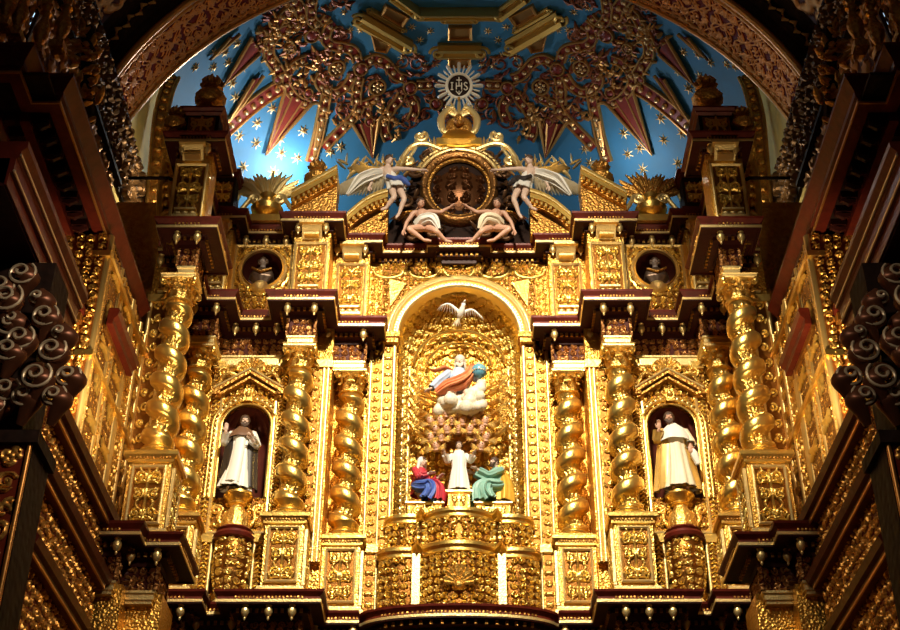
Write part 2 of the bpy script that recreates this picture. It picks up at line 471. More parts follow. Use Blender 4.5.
# ---------------------------------------------------------------- pedestals
def pedestal(c, S, label, seed):
    x, y = c; w = .70; z = 9.1; h = Z0 - z
    t = thing('column_pedestal', label, 'pedestal', (x, y, z), 'column pedestals', S)
    sq = [(x+w/2, y+w/2), (x-w/2, y+w/2), (x-w/2, y-w/2), (x+w/2, y-w/2)][::-1]
    sq = [(x+w/2,y-w/2),(x-w/2,y-w/2),(x-w/2,y+w/2),(x+w/2,y+w/2)]
    MB().box((x,y,z+h/2), (w-.02,w-.02,h)).build('body', GOLDC, t, S)
    MB().mould(sq, [(0,z),(.09,z),(.09,z+.1),(.05,z+.14),(.05,z+.18),(0,z+.2)], closed=True).build('plinth', GOLDP, t, S, 20)
    cp = MB().mould(sq, [(0,z+h-.22),(.03,z+h-.2),(.03,z+h-.15),(.09,z+h-.09),(.09,z+h-.03),(.07,z+h),(-.3,z+h)], closed=True)
    cp.build('cap', GOLD, t, S, 20)
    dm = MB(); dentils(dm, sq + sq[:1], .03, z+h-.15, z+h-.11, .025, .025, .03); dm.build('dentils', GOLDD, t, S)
    pw_, ph_ = w-.14, h-.52
    for (o, U, N) in (((x-pw_/2, y-w/2, z+.25), XU, FR), ((x+w/2, y-pw_/2, z+.25), YU, XU)):
        p = MB().relief(hf_panel(pw_-.08, ph_-.08, seed, .014), flat(np.array(o)+np.array(U)*.04+np.array([0,0,.04]), U, ZU, N, pw_-.08, ph_-.08), .05)
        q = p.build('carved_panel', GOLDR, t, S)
        MB().rectframe(o, U, ZU, N, pw_, ph_, [(0,0),(0,.05),(.02,.06),(.045,.04),(.05,0)]).build('frame', GOLDP, q, S, 20)
for S in (-1, 1):
    pedestal(C1, S, 'foremost carved pedestal carrying the outer twisted column of the %s wing' % SIDE[S], 1)
    pedestal(C2, S, 'shaded carved pedestal behind the foremost pedestal of the %s wing' % SIDE[S], 2)
    pedestal(C3, S, 'carved pedestal under the twisted column beside the %s saint' % SAINT[S], 3)
    pedestal(C4, S, 'carved pedestal beside the curved balcony, %s side' % SIDE[S], 4)
# ---------------------------------------------------------------- continuous entablatures
def pendant(t, x, y, z, S, s=1.0):
    MB().lathe([(.03*s,0),(.07*s,-.02*s),(.05*s,-.05*s),(.085*s,-.11*s),(.09*s,-.17*s),(.06*s,-.24*s),(.025*s,-.28*s),(.03*s,-.31*s),(.006,-.35*s)], (x,y,z), 10).build('pendant', GOLDP, t, S)
def corners(path, inset):
    # points under the cornice soffit on each forward face
    out = []
    p = np.array(path)
    for a, b in zip(p[:-1], p[1:]):
        d = b - a; L = np.linalg.norm(d)
        if d[0] < -.4 and abs(d[1]) < .01:
            n = 2 if L < 1.0 else 3
            for k in range(n):
                q = a + d*((k + .5)/n if n == 3 else (.12 + .76*k)); out.append((q[0], q[1] - inset))
    return out
def entablature(S, path, z, label, arch=True, over=.30, frz=.40, pend=True, name='entablature', seed=0):
    t = thing(name, label, 'cornice', (path[0][0], path[0][1], z), 'cornices of the altarpiece', S)
    if arch:
        MB().mould(path, [(-.3,z-.78),(-.12,z-.78),(-.12,z-.72),(-.095,z-.72),(-.095,z-.64),(-.07,z-.62),(-.07,z-.58),(-.12,z-.58)]).build('architrave', GOLDP, t, S, 20)
        fn = along(path, z-.58, z-.58+frz, -.12)
        MB().relief(hf_strip(fn.L, frz, 3, .02, 0) if False else hf_field(fn.L, frz, .15, seed, .016, False), fn, .05).build('frieze', LACED, t, S)
    MB().mould(path, [(-.12,z-.2),(-.06,z-.2),(-.05,z-.12),(.05,z-.10),(.05,z-.02),(.1,z)]).build('bed_moulding', RED, t, S, 20)
    dm = MB(); dentils(dm, path, .04, z-.10, z-.03, .05, .05, .05); dm.build('dentils', GOLDD, t, S)
    MB().mould(path, [(-.1,z),(over-.04,z),(over-.04,z-.02),(over,z-.02),(over,z+.005)]).build('soffit', RED, t, S, 20)
    MB().mould(path, [(over,z+.0),(over+.012,z+.002),(over+.012,z+.05),(over,z+.052)]).build('gilded_fillet', GOLDP, t, S, 20)
    MB().mould(path, [(over,z+.05),(over-.01,z+.06),(over-.01,z+.1),(over+.05,z+.17),(over+.06,z+.21),(over+.03,z+.22),(-.35,z+.22)]).build('cyma', REDB, t, S, 20)
    dm = MB(); dentils(dm, path, over-.01, z+.065, z+.10, .03, .03, .03); dm.build('bead_row', GOLDD, t, S)
    if pend:
        for (x, y) in corners(path, .17): pendant(t, x, y, z, S, .8)
    return t
for S in (-1, 1):
    entablature(S, pm, 15.04, 'dark red cornice with gilded frieze above the twisted columns, %s half' % SIDE[S], seed=11)
    entablature(S, pl, 8.86, 'lowest dark red cornice with gilt drops under the column pedestals, %s half' % SIDE[S], over=.28, seed=12)
    entablature(S, pa, 17.27, 'upper dark red cornice over the bust roundel, %s half' % SIDE[S], arch=False, over=.26, pend=True)
pc = [(1.6,1.06),(.42,1.06),(.42,.86),(-.42,.86),(-.42,1.06),(-1.6,1.06)]
entablature(-1, pc, 17.27, 'short dark red cornice directly above the central arch', arch=False, over=.24, pend=False)
# frieze consoles above the piers of the attic
# ---------------------------------------------------------------- walls behind the columns
for S in (-1, 1):
    w = MB().mould(pw, [(0,6.5),(0,15.3)], ends=False).build('wall_back' if S < 0 else 'wall_back.001', GOLDB, None, S); tag(w, kind='structure')
    a = MB().mould([((x if y != .42 else x), (y if y != .42 else .86)) for x, y in pa], [(0,15.0),(0,17.4),(-.5,17.42)], ends=False).build('wall_attic_' + SIDE[S], GOLDB, None, S); tag(a, kind='structure')
    l = MB().mould([(p[0], p[1]+.26) for p in pl], [(0,5),(0,8.3)], ends=False).build('wall_base_' + SIDE[S], GOLDB, None, S); tag(l, kind='structure')
# ---------------------------------------------------------------- pilasters with pale mouldings
def strip_panel(mb, x0, x1, z0, z1, y, seed, kind=0, dep=.04):
    w, h = x1 - x0, z1 - z0
    mb.relief(hf_strip(w, h, seed, .014, kind), flat((x0, y, z0), XU, ZU, FR, w, h), dep)
def halfround(mb, x, y, z0, z1, r):
    mb.lathe([(r, z0), (r, z1)], (x, y, 0), 12)
def pilaster(S, label, x0, x1, y, z0, z1, strips, rounds):
    t = thing('pilaster', label, 'pilaster', ((x0+x1)/2, y, z0), 'carved pilasters', S)
    MB().b2((x0,y,z0), (x1,y+.12,z1)).build('backing', GOLDB, t, S)
    for (a, b, sd, k) in strips:
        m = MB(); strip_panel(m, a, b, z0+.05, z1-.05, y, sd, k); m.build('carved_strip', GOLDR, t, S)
    for (x, r) in rounds:
        m = MB(); halfround(m, x, y, z0, z1, r); m.build('moulding', GOLDP, t, S)
    MB().b2((x0-.02,y-.06,z1-.16), (x1+.02,y+.1,z1)).build('cap', GOLD, t, S, 20)
for S in (-1, 1):
    s_, n_ = SIDE[S], SAINT[S]
    pilaster(S, 'flat carved pilaster with pale mouldings behind the column beside the %s saint' % n_, -3.43, -2.46, .24, 10.0, 14.2,
             [(-3.42,-3.28,1,2), (-2.84,-2.66,2,1)], [(-2.60,.035), (-2.52,.04), (-3.25,.03)])
    pilaster(S, 'carved pilaster carrying the central arch on its %s side' % s_, -1.80, -1.26, 1.02, 10.3, 15.3,
             [(-1.72,-1.54,3,1), (-1.50,-1.34,4,0)], [(-1.76,.03), (-1.52,.025), (-1.30,.045)])
    pilaster(S, 'narrow carved pilaster on the outer edge of the %s saint niche' % n_, -4.72, -4.52, .30, 9.3, 14.2, [(-4.70,-4.54,5,2)], [(-4.51,.03)])
    pilaster(S, 'shaded carved pilaster behind the foremost column, %s wing' % s_, -5.58, -5.18, -1.95, 8.9, 14.2, [(-5.50,-5.26,9,1)], [(-5.54,.035),(-5.22,.035)])
    pilaster(S, 'low flat pilaster at the foot of the wall beside the %s saint corbel' % n_, -3.62, -3.44, .2, 9.1, 10.5, [(-3.60,-3.46,6,2)], [(-3.43,.03),(-3.63,.03)])
    pilaster(S, 'low flat pilaster beside the saint corbel, next to the %s wing' % s_, -4.58, -4.40, .2, 9.1, 10.5, [(-4.56,-4.42,7,2)], [(-4.39,.03),(-4.59,.03)])
    pilaster(S, 'low carved pilaster between balcony and pedestal on the %s side' % s_, -1.74, -1.5, .85, 9.1, 10.6, [(-1.70,-1.54,8,0)], [(-1.5,.03),(-1.74,.03)])
# ---------------------------------------------------------------- saint bays: niche, gable, crest
BX = -4.0
def arch_pts(cx, zs, r, n=24): 
    a = np.linspace(0, PI, n); return np.stack([cx + r*np.cos(a), zs + r*np.sin(a)], 1)
def saint_bay(S):
    n_ = SAINT[S]; y = .36
    t = thing('saint_niche', 'arched niche with carved gilt frame and gable around the %s saint' % n_, 'niche', (BX, y, 11.3), None, S)
    r, zs, zb = .45, 12.78, 11.28
    # recess with fluted shell head
    nv, nu = 40, 33
    P = np.zeros((nv, nu, 3)); th = np.linspace(0, PI, nu)
    for j in range(nv):
        q = j/(nv-1); 
        if q < .6: z = zb + (zs-zb)*q/.6; k = 1; 
        else:
            f = (q-.6)/.4*PI/2; z = zs + r*math.sin(f)*.995; k = math.cos(f)
        flute = 1 - .05*(np.cos(th*16) > 0)*(1 if q > .6 else 0)
        P[j, :, 0] = BX + r*k*np.cos(th)*flute; P[j, :, 1] = y + .5*k*np.sin(th)*flute + .0; P[j, :, 2] = z
    MB().grid(P[:, ::-1]).build('recess', mat_niche, t, S, 30)
    MB().b2((BX-r-.02,y,zb-.06),(BX+r+.02,y+.5,zb)).build('niche_floor', GOLD, t, S)
    # wall face around opening
    w, z0, z1 = 1.08, 10.55, 14.22
    def msk(u, v):
        x = (u-.5)*w; z = z0 + v*(z1-z0)
        return ~(((np.abs(x) < r+.03) & (z > zb) & (z < zs)) | ((z >= zs) & (x*x + (z-zs)**2 < (r+.03)**2)))
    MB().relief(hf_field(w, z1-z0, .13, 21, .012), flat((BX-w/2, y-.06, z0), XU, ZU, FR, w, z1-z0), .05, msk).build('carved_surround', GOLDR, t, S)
    # archivolt with beads
    fr = MB(); arc = np.concatenate([[(BX+r+.02, zb)], arch_pts(BX, zs, r+.02), [(BX-r-.02, zb)]])
    for off, rad in ((0,.03), (.09,.035), (.17,.022)):
        a = np.concatenate([[(BX+r+.02+off, zb)], arch_pts(BX, zs, r+.02+off), [(BX-r-.02-off, zb)]])
        fr.tube([(p[0], y-.09, p[1]) for p in a], rad, 8)
    fr.build('archivolt', GOLD, t, S)
    bd = MB()
    a = np.concatenate([[(BX+r+.13, zb)], arch_pts(BX, zs, r+.135), [(BX-r-.13, zb)]])
    a = np.array(a); L = np.concatenate([[0], np.cumsum(np.linalg.norm(np.diff(a, axis=0), axis=1))])
    for k in range(46):
        s = L[-1]*(k+.5)/46; bd.ball((np.interp(s,L,a[:,0]), y-.11, np.interp(s,L,a[:,1])), .032, 8, 5)
    bd.build('bead_row', GOLDP, t, S)
    # gable
    gb = MB()
    for sg in (-1, 1):
        for (o, d, hh) in ((.0,.24,.07), (-.09,.18,.05)):
            x0, zz0, x1, zz1 = BX+sg*.62, 13.42+o, BX, 13.84+o
            gb.poly([(x0,y-.04-d,zz0),(x1,y-.04-d,zz1),(x1,y-.04-d,zz1+hh),(x0,y-.04-d,zz0+hh)], (0,d,0))
        gb.box((BX+sg*.62, y-.14, 13.44), (.16,.24,.1))
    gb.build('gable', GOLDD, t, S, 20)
    ln = MB()
    for sg in (-1, 1): ln.tube([(BX+sg*.66,y-.29,13.50),(BX,y-.29,13.93)], .02, 6)
    ln.build('gable_fillet', GOLDP, t, S)
    sc = MB()
    for sg in (-1, 1):
        sc.tube(np.concatenate([smooth([(BX+sg*.60,y-.2,13.62),(BX+sg*.45,y-.24,13.84),(BX+sg*.25,y-.2,13.82)],5), spiral3((BX+sg*.2,y-.22,13.95),XU,ZU,.1,1.2,-PI/2,-sg)]), .04, 7)
        sc.tube(spiral3((BX+sg*.5,y-.18,13.92),XU,ZU,.13,1.5,0,sg), .035, 7)
    sc.build('scrolls', GOLDC, t, S)
    # keystone and shell crest
    ks = MB().box((BX,y-.16,13.38),(.16,.14,.26)); ks.ball((BX,y-.22,13.4),.07); ks.build('keystone', GOLDC, t, S)
    sh = MB()
    for k in range(9):
        a = PI*(k+.5)/9; sh.tube([(BX+.05*math.cos(a),y-.14,13.98+.05*math.sin(a)),(BX+.3*math.cos(a),y-.2,13.98+.24*math.sin(a))],[.02,.045],7)
    sh.build('shell', GOLDC, t, S)
    bx = MB().b2((BX-.5,y-.12,14.12),(BX+.5,y,14.26)); bx.build('panel_cornice', GOLDP, t, S, 20)
    MB().rectframe((BX-.54,y-.06,10.56), XU, ZU, FR, 1.08, 3.6, [(0,0),(0,.05),(.03,.06),(.06,.03),(.06,0)]).build('frame', GOLDP, t, S, 20)
mat_niche = mat('brown_red_niche', (.10, .018, .012), .5, .1, noise=(6, (.16, .04, .02), .6))
def corbel(S):
    t = thing('statue_corbel', 'bulbous carved gilt corbel under the %s saint' % SAINT[S], 'corbel', (BX, .2, 9.1), 'statue corbels', S)
    MB().lathe([(.26,9.1),(.3,9.14),(.27,9.2),(.2,9.3)], (BX,.2,0), 28).build('foot', GOLDP, t, S)
    H = 1.05; nu, nv = 110, 80
    hf = hf_field(1.6, H, .15, 31, .015); u = np.arange(nu)/nu*2*PI; v = np.linspace(0,1,nv)
    rel = hf.H[(v*(hf.ny-1)).astype(int)][:, (u/(2*PI)*(hf.nx-1)).astype(int)]
    r = (.22 + .10*np.sin(np.clip(v*1.05,0,1)*PI*.75))[:, None] + rel*.035
    P = np.zeros((nv,nu,3)); P[...,0] = BX + r*np.cos(u); P[...,1] = .2 + r*np.sin(u); P[...,2] = 9.3 + v[:,None]*H
    MB().grid(P, cu=True, A=rel).build('carved_drum', GOLDR, t, S)
    MB().lathe([(.3,10.33),(.36,10.36),(.38,10.42),(.36,10.47),(.3,10.5),(.33,10.54),(.3,10.58)], (BX,.2,0), 28).build('collar', REDB, t, S)
    lv = MB()
    for k in range(12): 
        m = MB(); leafgrid(m, k*PI/6, .26, .16, 10.55, .42, .1, 0.0); m.xf(np.eye(3), (BX,.2,0)); lv.join(m)
    lv.lathe([(.27,10.56),(.24,10.75),(.15,10.98),(.12,11.06)], (BX,.2,0), 20)
    lv.build('leaf_cup', GOLDC, t, S)
    MB().lathe([(.12,11.04),(.17,11.08),(.15,11.12),(.22,11.18),(.27,11.24),(.26,11.29)], (BX,.2,0), 24).build('top_dish', GOLD, t, S)
    for sg in (-1, 1):
        MB().tube(np.concatenate([smooth([(BX+sg*.2,.24,10.62),(BX+sg*.32,.24,10.8),(BX+sg*.3,.26,11.0)],5), spiral3((BX+sg*.38,.26,11.02),XU,ZU,.1,1.4,PI if sg>0 else 0,-sg)]), .035, 7).build('scroll', GOLDC, t, S)
for S in (-1, 1):
    saint_bay(S); corbel(S)
    t = thing('bay_base_panel', 'carved gilt panel behind the corbel of the %s saint' % SAINT[S], 'panel', (BX,.36,9.1), None, S)
    MB().b2((BX-.66,.34,8.9),(BX+.6,.9,10.56)).build('slab', GOLDB, t, S)
    MB().relief(hf_field(1.1,1.4,.17,22,.016), flat((BX-.55,.34,9.12),XU,ZU,FR,1.1,1.4), .05).build('carved_face', GOLDR, t, S)
# ---------------------------------------------------------------- attic: bust roundels and piers
def roundel(S):
    y = .42; cz, r = 16.45, .43
    t = thing('bust_roundel', 'round gilt-framed niche holding a dark bust above the %s saint' % SAINT[S], 'roundel', (BX, y, 15.4), None, S)
    w, h = 1.2, 1.75; z0 = 15.32
    def msk(u, v):
        return ((u-.5)*w)**2 + ((z0+v*h-cz)/1.1)**2 > (r+.02)**2
    MB().relief(hf_field(w, h, .15, 41, .012), flat((BX-w/2,y-.10,z0), XU, ZU, FR, w, h), .06, msk).build('carved_field', GOLDR, t, S)
    MB().rectframe((BX-w/2,y-.10,z0), XU, ZU, FR, w, h, [(0,0),(0,.06),(.03,.07),(.06,.04),(.06,0)]).build('frame', GOLDP, t, S, 20)
    Rz = np.diag([1,1,1.1]) @ np.array(Matrix.Rotation(PI/2,3,'X'))
    MB().lathe([(r-.02,.18),(r-.02,.10),(r,.12),(r+.03,.16),(r+.06,.14),(r+.08,.10),(r+.08,.0)], (BX,y,cz), 40, M=Rz, cap=False).build('ring', GOLDP, t, S)
    MB().lathe([(r+.1,.10),(r+.13,.15),(r+.16,.14),(r+.17,.08)], (BX,y,cz), 40, M=Rz, cap=False, wob=lambda a, z: 1+.02*np.cos(a*24)).build('outer_ring', GOLD, t, S)
    MB().lathe([(r,.12),(r*.98,-.1),(r*.8,-.28),(r*.4,-.36),(.01,-.38)], (BX,y,cz), 32, M=Rz, cap=False).build('recess', mat_niche, t, S)
    MB().lathe([(.05,15.85),(.16,15.9),(.22,15.98),(.12,16.04),(.14,16.08)], (BX,y-.12,0), 16).build('bracket', GOLDP, t, S)
mat_bronze = mat('dark_bronze', (.16,.10,.07), .38, .7, noise=(14,(.35,.25,.18),.5))
mat_bustface = mat('grey_painted_face', (.42,.34,.30), .5, 0, noise=(20,(.2,.14,.12),.6))
def attic_pier(S, x, y, w, label, seed):
    t = thing('attic_pier', label, 'pier', (x, y, 15.26), 'attic piers', S)
    z0, z1 = 15.27, 17.0
    MB().b2((x-w/2,y-.06,z0),(x+w/2,y+.05,z1)).build('slab', GOLDC, t, S)
    MB().relief(hf_panel(w-.16, 1.3, seed, .014), flat((x-w/2+.08,y-.06,z0+.22), XU, ZU, FR, w-.16, 1.3), .06).build('carved_panel', GOLDR, t, S)
    MB().rectframe((x-w/2+.02,y-.06,z0+.16), XU, ZU, FR, w-.04, 1.42, [(0,0),(0,.05),(.02,.06),(.05,.03),(.05,0)]).build('frame', GOLDP, t, S, 20)
    bk = MB().poly([(x-.2,y-.06,16.95),(x-.2,y-.3,17.2),(x-.2,y-.06,17.26)], (.4,0,0)); bk.box((x,y-.2,17.2),(.5,.3,.06)); bk.box((x,y-.16,16.98),(.3,.16,.05))
    bk.build('console', GOLDP, t, S, 20)
    lp = MB()
    for k in range(3): lp.ball((x+(k-1)*.14,y-.13,15.62),(.07,.05,.05))
    lp.box((x,y-.12,15.55),(.46,.12,.05)); lp.box((x,y-.12,15.72),(.40,.1,.04)); lp.build('ledge', GOLDP, t, S, 20)
for S in (-1, 1):
    roundel(S)
    attic_pier(S, -2.99, 0.0, .72, 'carved attic pier beside the bust roundel above the %s saint' % SAINT[S], 51)
    attic_pier(S, -2.22, .72, .66, 'carved attic pier next to the central arch, %s side' % SIDE[S], 52)
    attic_pier(S, -5.02, -2.42, .66, 'carved attic pier over the foremost column, %s wing' % SIDE[S], 53)
    attic_pier(S, -4.9, -.1, .54, 'carved attic pier behind the foremost attic block, %s wing' % SIDE[S], 54)
    pilaster(S, 'fluted pale attic strip next to the %s roundel' % SIDE[S], -3.42, -3.34, .30, 15.3, 17.0, [], [(-3.40,.03),(-3.36,.025)])
# ---------------------------------------------------------------- central arch and niche
t = thing('central_arch', 'broad gilt moulded arch over the central niche', 'arch', (0, 1.02, 15.3))
prof = [(1.22,.5),(1.22,-.02),(1.25,-.05),(1.28,-.05),(1.30,-.02),(1.33,-.02),(1.36,-.09),(1.40,-.11),(1.43,-.09),(1.44,-.03),(1.46,-.03),(1.50,-.06),(1.50,.2)]
a = np.linspace(0, PI, 64); P = np.zeros((len(prof), 64, 3))
for i, (r, d) in enumerate(prof): P[i,:,0] = r*np.cos(a); P[i,:,1] = 1.02 + d; P[i,:,2] = 15.3 + r*np.sin(a)
MB().grid(P[::-1]).build('archivolt', GOLDP, t, smooth=30)
bd = MB()
for k in range(60):
    q = PI*(k+.5)/60; bd.ball((1.315*math.cos(q), 1.0, 15.3+1.315*math.sin(q)), .022, 6, 4)
bd.build('bead_row', GOLD, t)
for sg in (-1, 1):
    MB().box((sg*1.38,1.02,15.25),(.36,.34,.12)).box((sg*1.38,1.02,15.14),(.30,.26,.12)).build('impost', GOLDD, t)
t = thing('spandrel_panel', 'carved gilt panel with leaf garlands filling the corners above the central arch', 'panel', (0, 1.05, 15.3))
w, z0, z1 = 3.7, 15.27, 17.1
hf = hf_field(w, z1-z0, .13, 61, .013)
g = HF(w, z1-z0, .013)
for k in range(5):
    x = w*(.10 + .2*k); q = np.linspace(0, PI, 12); g.stroke(np.stack([x + .3*np.cos(q), 1.66 - .16*np.sin(q)], 1), .05); g.flower(x+.32 if k < 4 else x, 1.68, .09)
hf.H = np.maximum(hf.H*.7, g.H)
MB().relief(hf, flat((-w/2,1.08,z0), XU, ZU, FR, w, z1-z0), .07, lambda u, v: ((u-.5)*w)**2 + (z0+v*(z1-z0)-15.3)**2 > 1.46**2).build('carved_field', GOLDR, t)
for sg in (-1, 1):
    m = MB(); m.poly([(sg*1.46,1.0,16.72),(sg*1.10,1.0,16.62),(sg*1.42,1.0,16.02)][::sg], (0,.06,0)); m.build('corner_plate', GOLDC, t)
MB().b2((-1.62,1.08,17.05),(1.62,1.5,17.5)).build('wall_above_arch', GOLDB)['kind'] = 'structure'
gf = thing('garland_frieze', 'short carved gilt frieze between the central arch and the cornice over it', 'frieze', (0,1.06,17.0))
MB().relief(hf_field(3.2,.22,.16,63,.014), flat((-1.6,1.07,17.02),XU,ZU,FR,3.2,.22), .06).build('carving', GOLDR, gf)
MB().b2((-1.8,.75,-1.6),(1.8,1.2,8.2)).build('wall_under_balcony', GOLDB)['kind'] = 'structure'
# niche shell with allover carving
nu, nv = 260, 460
hf = hf_field(3.6, 6.0, .16, 71, .015); 
rays = HF(3.6, 6.0, .018)
hf.H = hf.H
u = np.linspace(0, 1, nu); v = np.linspace(0, 1, nv)
P = np.zeros((nv, nu, 3)); th = PI*u
for j in range(nv):
    q = v[j]*6.05
    if q < 4.5: z = 10.8 + q; k = 1
    else:
        f = (q-4.5)/1.55*PI/2*.99; z = 15.3 + 1.24*math.sin(f); k = math.cos(f)
    P[j,:,0] = -1.24*k*np.sign(np.cos(th))*np.abs(np.cos(th))**.8; P[j,:,1] = 1.2 + .95*k*np.sin(th)**.6; P[j,:,2] = z
H = hf.H[(v*(hf.ny-1)).astype(int)][:, (u*(hf.nx-1)).astype(int)]
gu = np.gradient(P, axis=1); gv = np.gradient(P, axis=0); nn = np.cross(gu, gv); nn /= np.linalg.norm(nn, axis=2)[..., None] + 1e-9
if nn[nv//3, nu//2, 1] > 0: nn = -nn
P2 = P + nn*(H*.07)[..., None]
t = thing('central_niche', 'tall carved gilt niche behind the holy family and the seated bearded figure', 'niche', (0, 1.3, 10.8))
MB().grid(P2, A=H).build('carved_shell', GOLDN, t, smooth=180)
st = MB()
for sg in (-1, 1):
    for x in (1.14, 1.02): halfround(st, sg*x, 1.72 if x > 1.1 else 1.88, 11.2, 15.1, .035)
st.build('vertical_fillets', GOLDP, t)
rb = MB()
for k in range(5):
    a_ = np.linspace(.15, PI-.15, 20); r = .55 + k*.14
    if k in (1, 3): rb.tube([(r*math.cos(q), 1.9 - .1*k*.3, 15.0 + r*math.sin(q)) for q in a_], .03, 6)
rb.build('ribs', GOLD, t)
# radiating glory behind the seated figure
gl = thing('ray_glory', 'gilt rays and feathered leaves spreading behind the seated bearded figure', 'glory', (0, 1.9, 14.0))
R = random.Random(4)
m = MB()
for k in range(22):
    a_ = -.5 + (PI + 1.0)*k/21 + R.uniform(-.06,.06); L = .25 + .4*R.random()
    c0 = np.array([math.cos(a_)*.42, 1.72, 14.1 + math.sin(a_)*.42]); c1 = np.array([math.cos(a_)*(.42+L), 1.55, 14.1 + math.sin(a_)*(.42+L)*1.0])
    m.tube([c0, (c0+c1)/2 + [R.uniform(-.05,.05),-.05,R.uniform(-.05,.05)], c1], [.02,.04,.006], 6, sy=.6)
m.build('rays', GOLDC, gl)
for (x0, n) in ((-1, 5), (1, 5)):
    for k in range(n):
        m = MB(); z = 13.3 + .26*k
        m.tube(smooth([(x0*.62,1.7,z),(x0*.85,1.5,z+.05),(x0*1.0,1.42,z+.25)], 5), [.06]*6 + [.05]*4 + [.02], 7)
        m.tube(spiral3((x0*.9,1.45,z+.22),XU,ZU,.1,1.3,0,x0), .03, 6)
        m.build('leaf_scroll', GOLDC, gl)
# ---------------------------------------------------------------- curved balcony under the niche
def balcony_path(k=1.0, dy=0.0):
    pts = [(1.40,1.0),(1.40,.78)]
    pts += [(.98 + .42*math.cos(q), .72 - .22*math.sin(q)) for q in np.linspace(.2, PI*.62, 8)]
    pts += [(.76,.46),(.74,.40)]
    pts += [(.74*math.sin(q)/math.sin(1.0), .62 - .42*(math.cos(q)-math.cos(1.0))/(1-math.cos(1.0))) for q in np.linspace(1.0, 0, 10)][1:]
    L = [(x*k, y + dy) for x, y in pts]
    return L + [(-x, y) for x, y in L[-2::-1]]
t = thing('curved_balcony', 'three-lobed carved gilt balcony drum below the holy family', 'balcony', (0, .8, 9.1))
bp = balcony_path(); fn = along(bp, 9.12, 10.2)
MB().relief(hf_panel(1.2, 1.08, 3) if False else hf_field(fn.L, 1.08, .15, 81, .012), fn, .06).build('lower_carved_face', GOLDR, t)
MB().mould(bp, [(0,10.18),(.05,10.2),(.05,10.25),(.10,10.3),(.10,10.36),(.06,10.4),(-.3,10.4)]).build('lower_rim', GOLD, t, smooth=20)
dm = MB(); dentils(dm, bp, .05, 10.21, 10.25, .03, .03, .04); dm.build('rim_beads', GOLDD, t)
bp2 = balcony_path(.93, .16); fn2 = along(bp2, 10.4, 10.95)
MB().relief(hf_field(fn2.L, .55, .15, 82, .012), fn2, .06).build('upper_carved_face', GOLDR, t)
MB().mould(bp2, [(0,10.93),(.05,10.95),(.05,11.0),(.09,11.04),(.09,11.1),(.04,11.13),(-.6,11.13)]).build('upper_rim', GOLD, t, smooth=20)
MB().poly([(x, y, 11.12) for x, y in bp2], (0,0,-.04)).build('top', GOLD, t)
for sg in (-1, 1):
    MB().b2((sg*.69,.32,9.12),(sg*.83,.5,10.2)).build('small_pilaster', GOLDP, t)
sh = MB()
for k in range(11):
    a_ = PI*k/10; sh.tube([(0,.14,9.55),(.26*math.cos(a_),.10,9.55+.34*math.sin(a_))],[.02,.05],6)
sh.ball((0,.1,9.5),.09); sh.build('shell_ornament', GOLDC, t)
MB().lathe([(.3,0),(.1,.02)], (0,.3,9.11), 16).build('drum_foot', GOLD, t)
bc = [(1.62,.95),(1.62,.52)] + [(1.56*math.cos(q), .52 - .46*math.sin(q)) for q in np.linspace(.12, PI-.12, 25)] + [(-1.62,.52),(-1.62,.95)]
entablature(-1, bc, 8.86, 'bowed dark cornice carrying the curved balcony at the bottom centre', over=.16, pend=False, frz=.36, seed=13)
# pedestals of the holy family
def fam_ped(x, y, z, w, h, label, seed):
    t = thing('figure_pedestal', label, 'pedestal', (x, y, z), 'pedestals of the holy family')
    MB().box((x,y,z+h/2),(w,w*.8,h)).build('body', GOLDC, t)
    MB().relief(hf_panel(w-.08, h-.1, seed, .012), flat((x-w/2+.04,y-w*.4,z+.04), XU, ZU, FR, w-.08, h-.1), .03).build('carved_front', GOLDR, t)
    sq = [(x+w/2,y-w*.4),(x-w/2,y-w*.4),(x-w/2,y+w*.4),(x+w/2,y+w*.4)]
    MB().mould(sq, [(0,z+h-.06),(.05,z+h-.03),(.05,z+h),(-.2,z+h)], closed=True).build('cap', GOLDP if x else GOLD, t, smooth=20)
fam_ped(-.64, 1.1, 11.13, .62, .34, 'low carved gilt pedestal under the seated woman in red and blue', 1)
fam_ped(.64, 1.1, 11.13, .62, .34, 'low carved gilt pedestal under the bearded man in green and yellow', 2)
fam_ped(0, .9, 11.13, .40, .52, 'middle carved gilt pedestal under the child in white', 3)
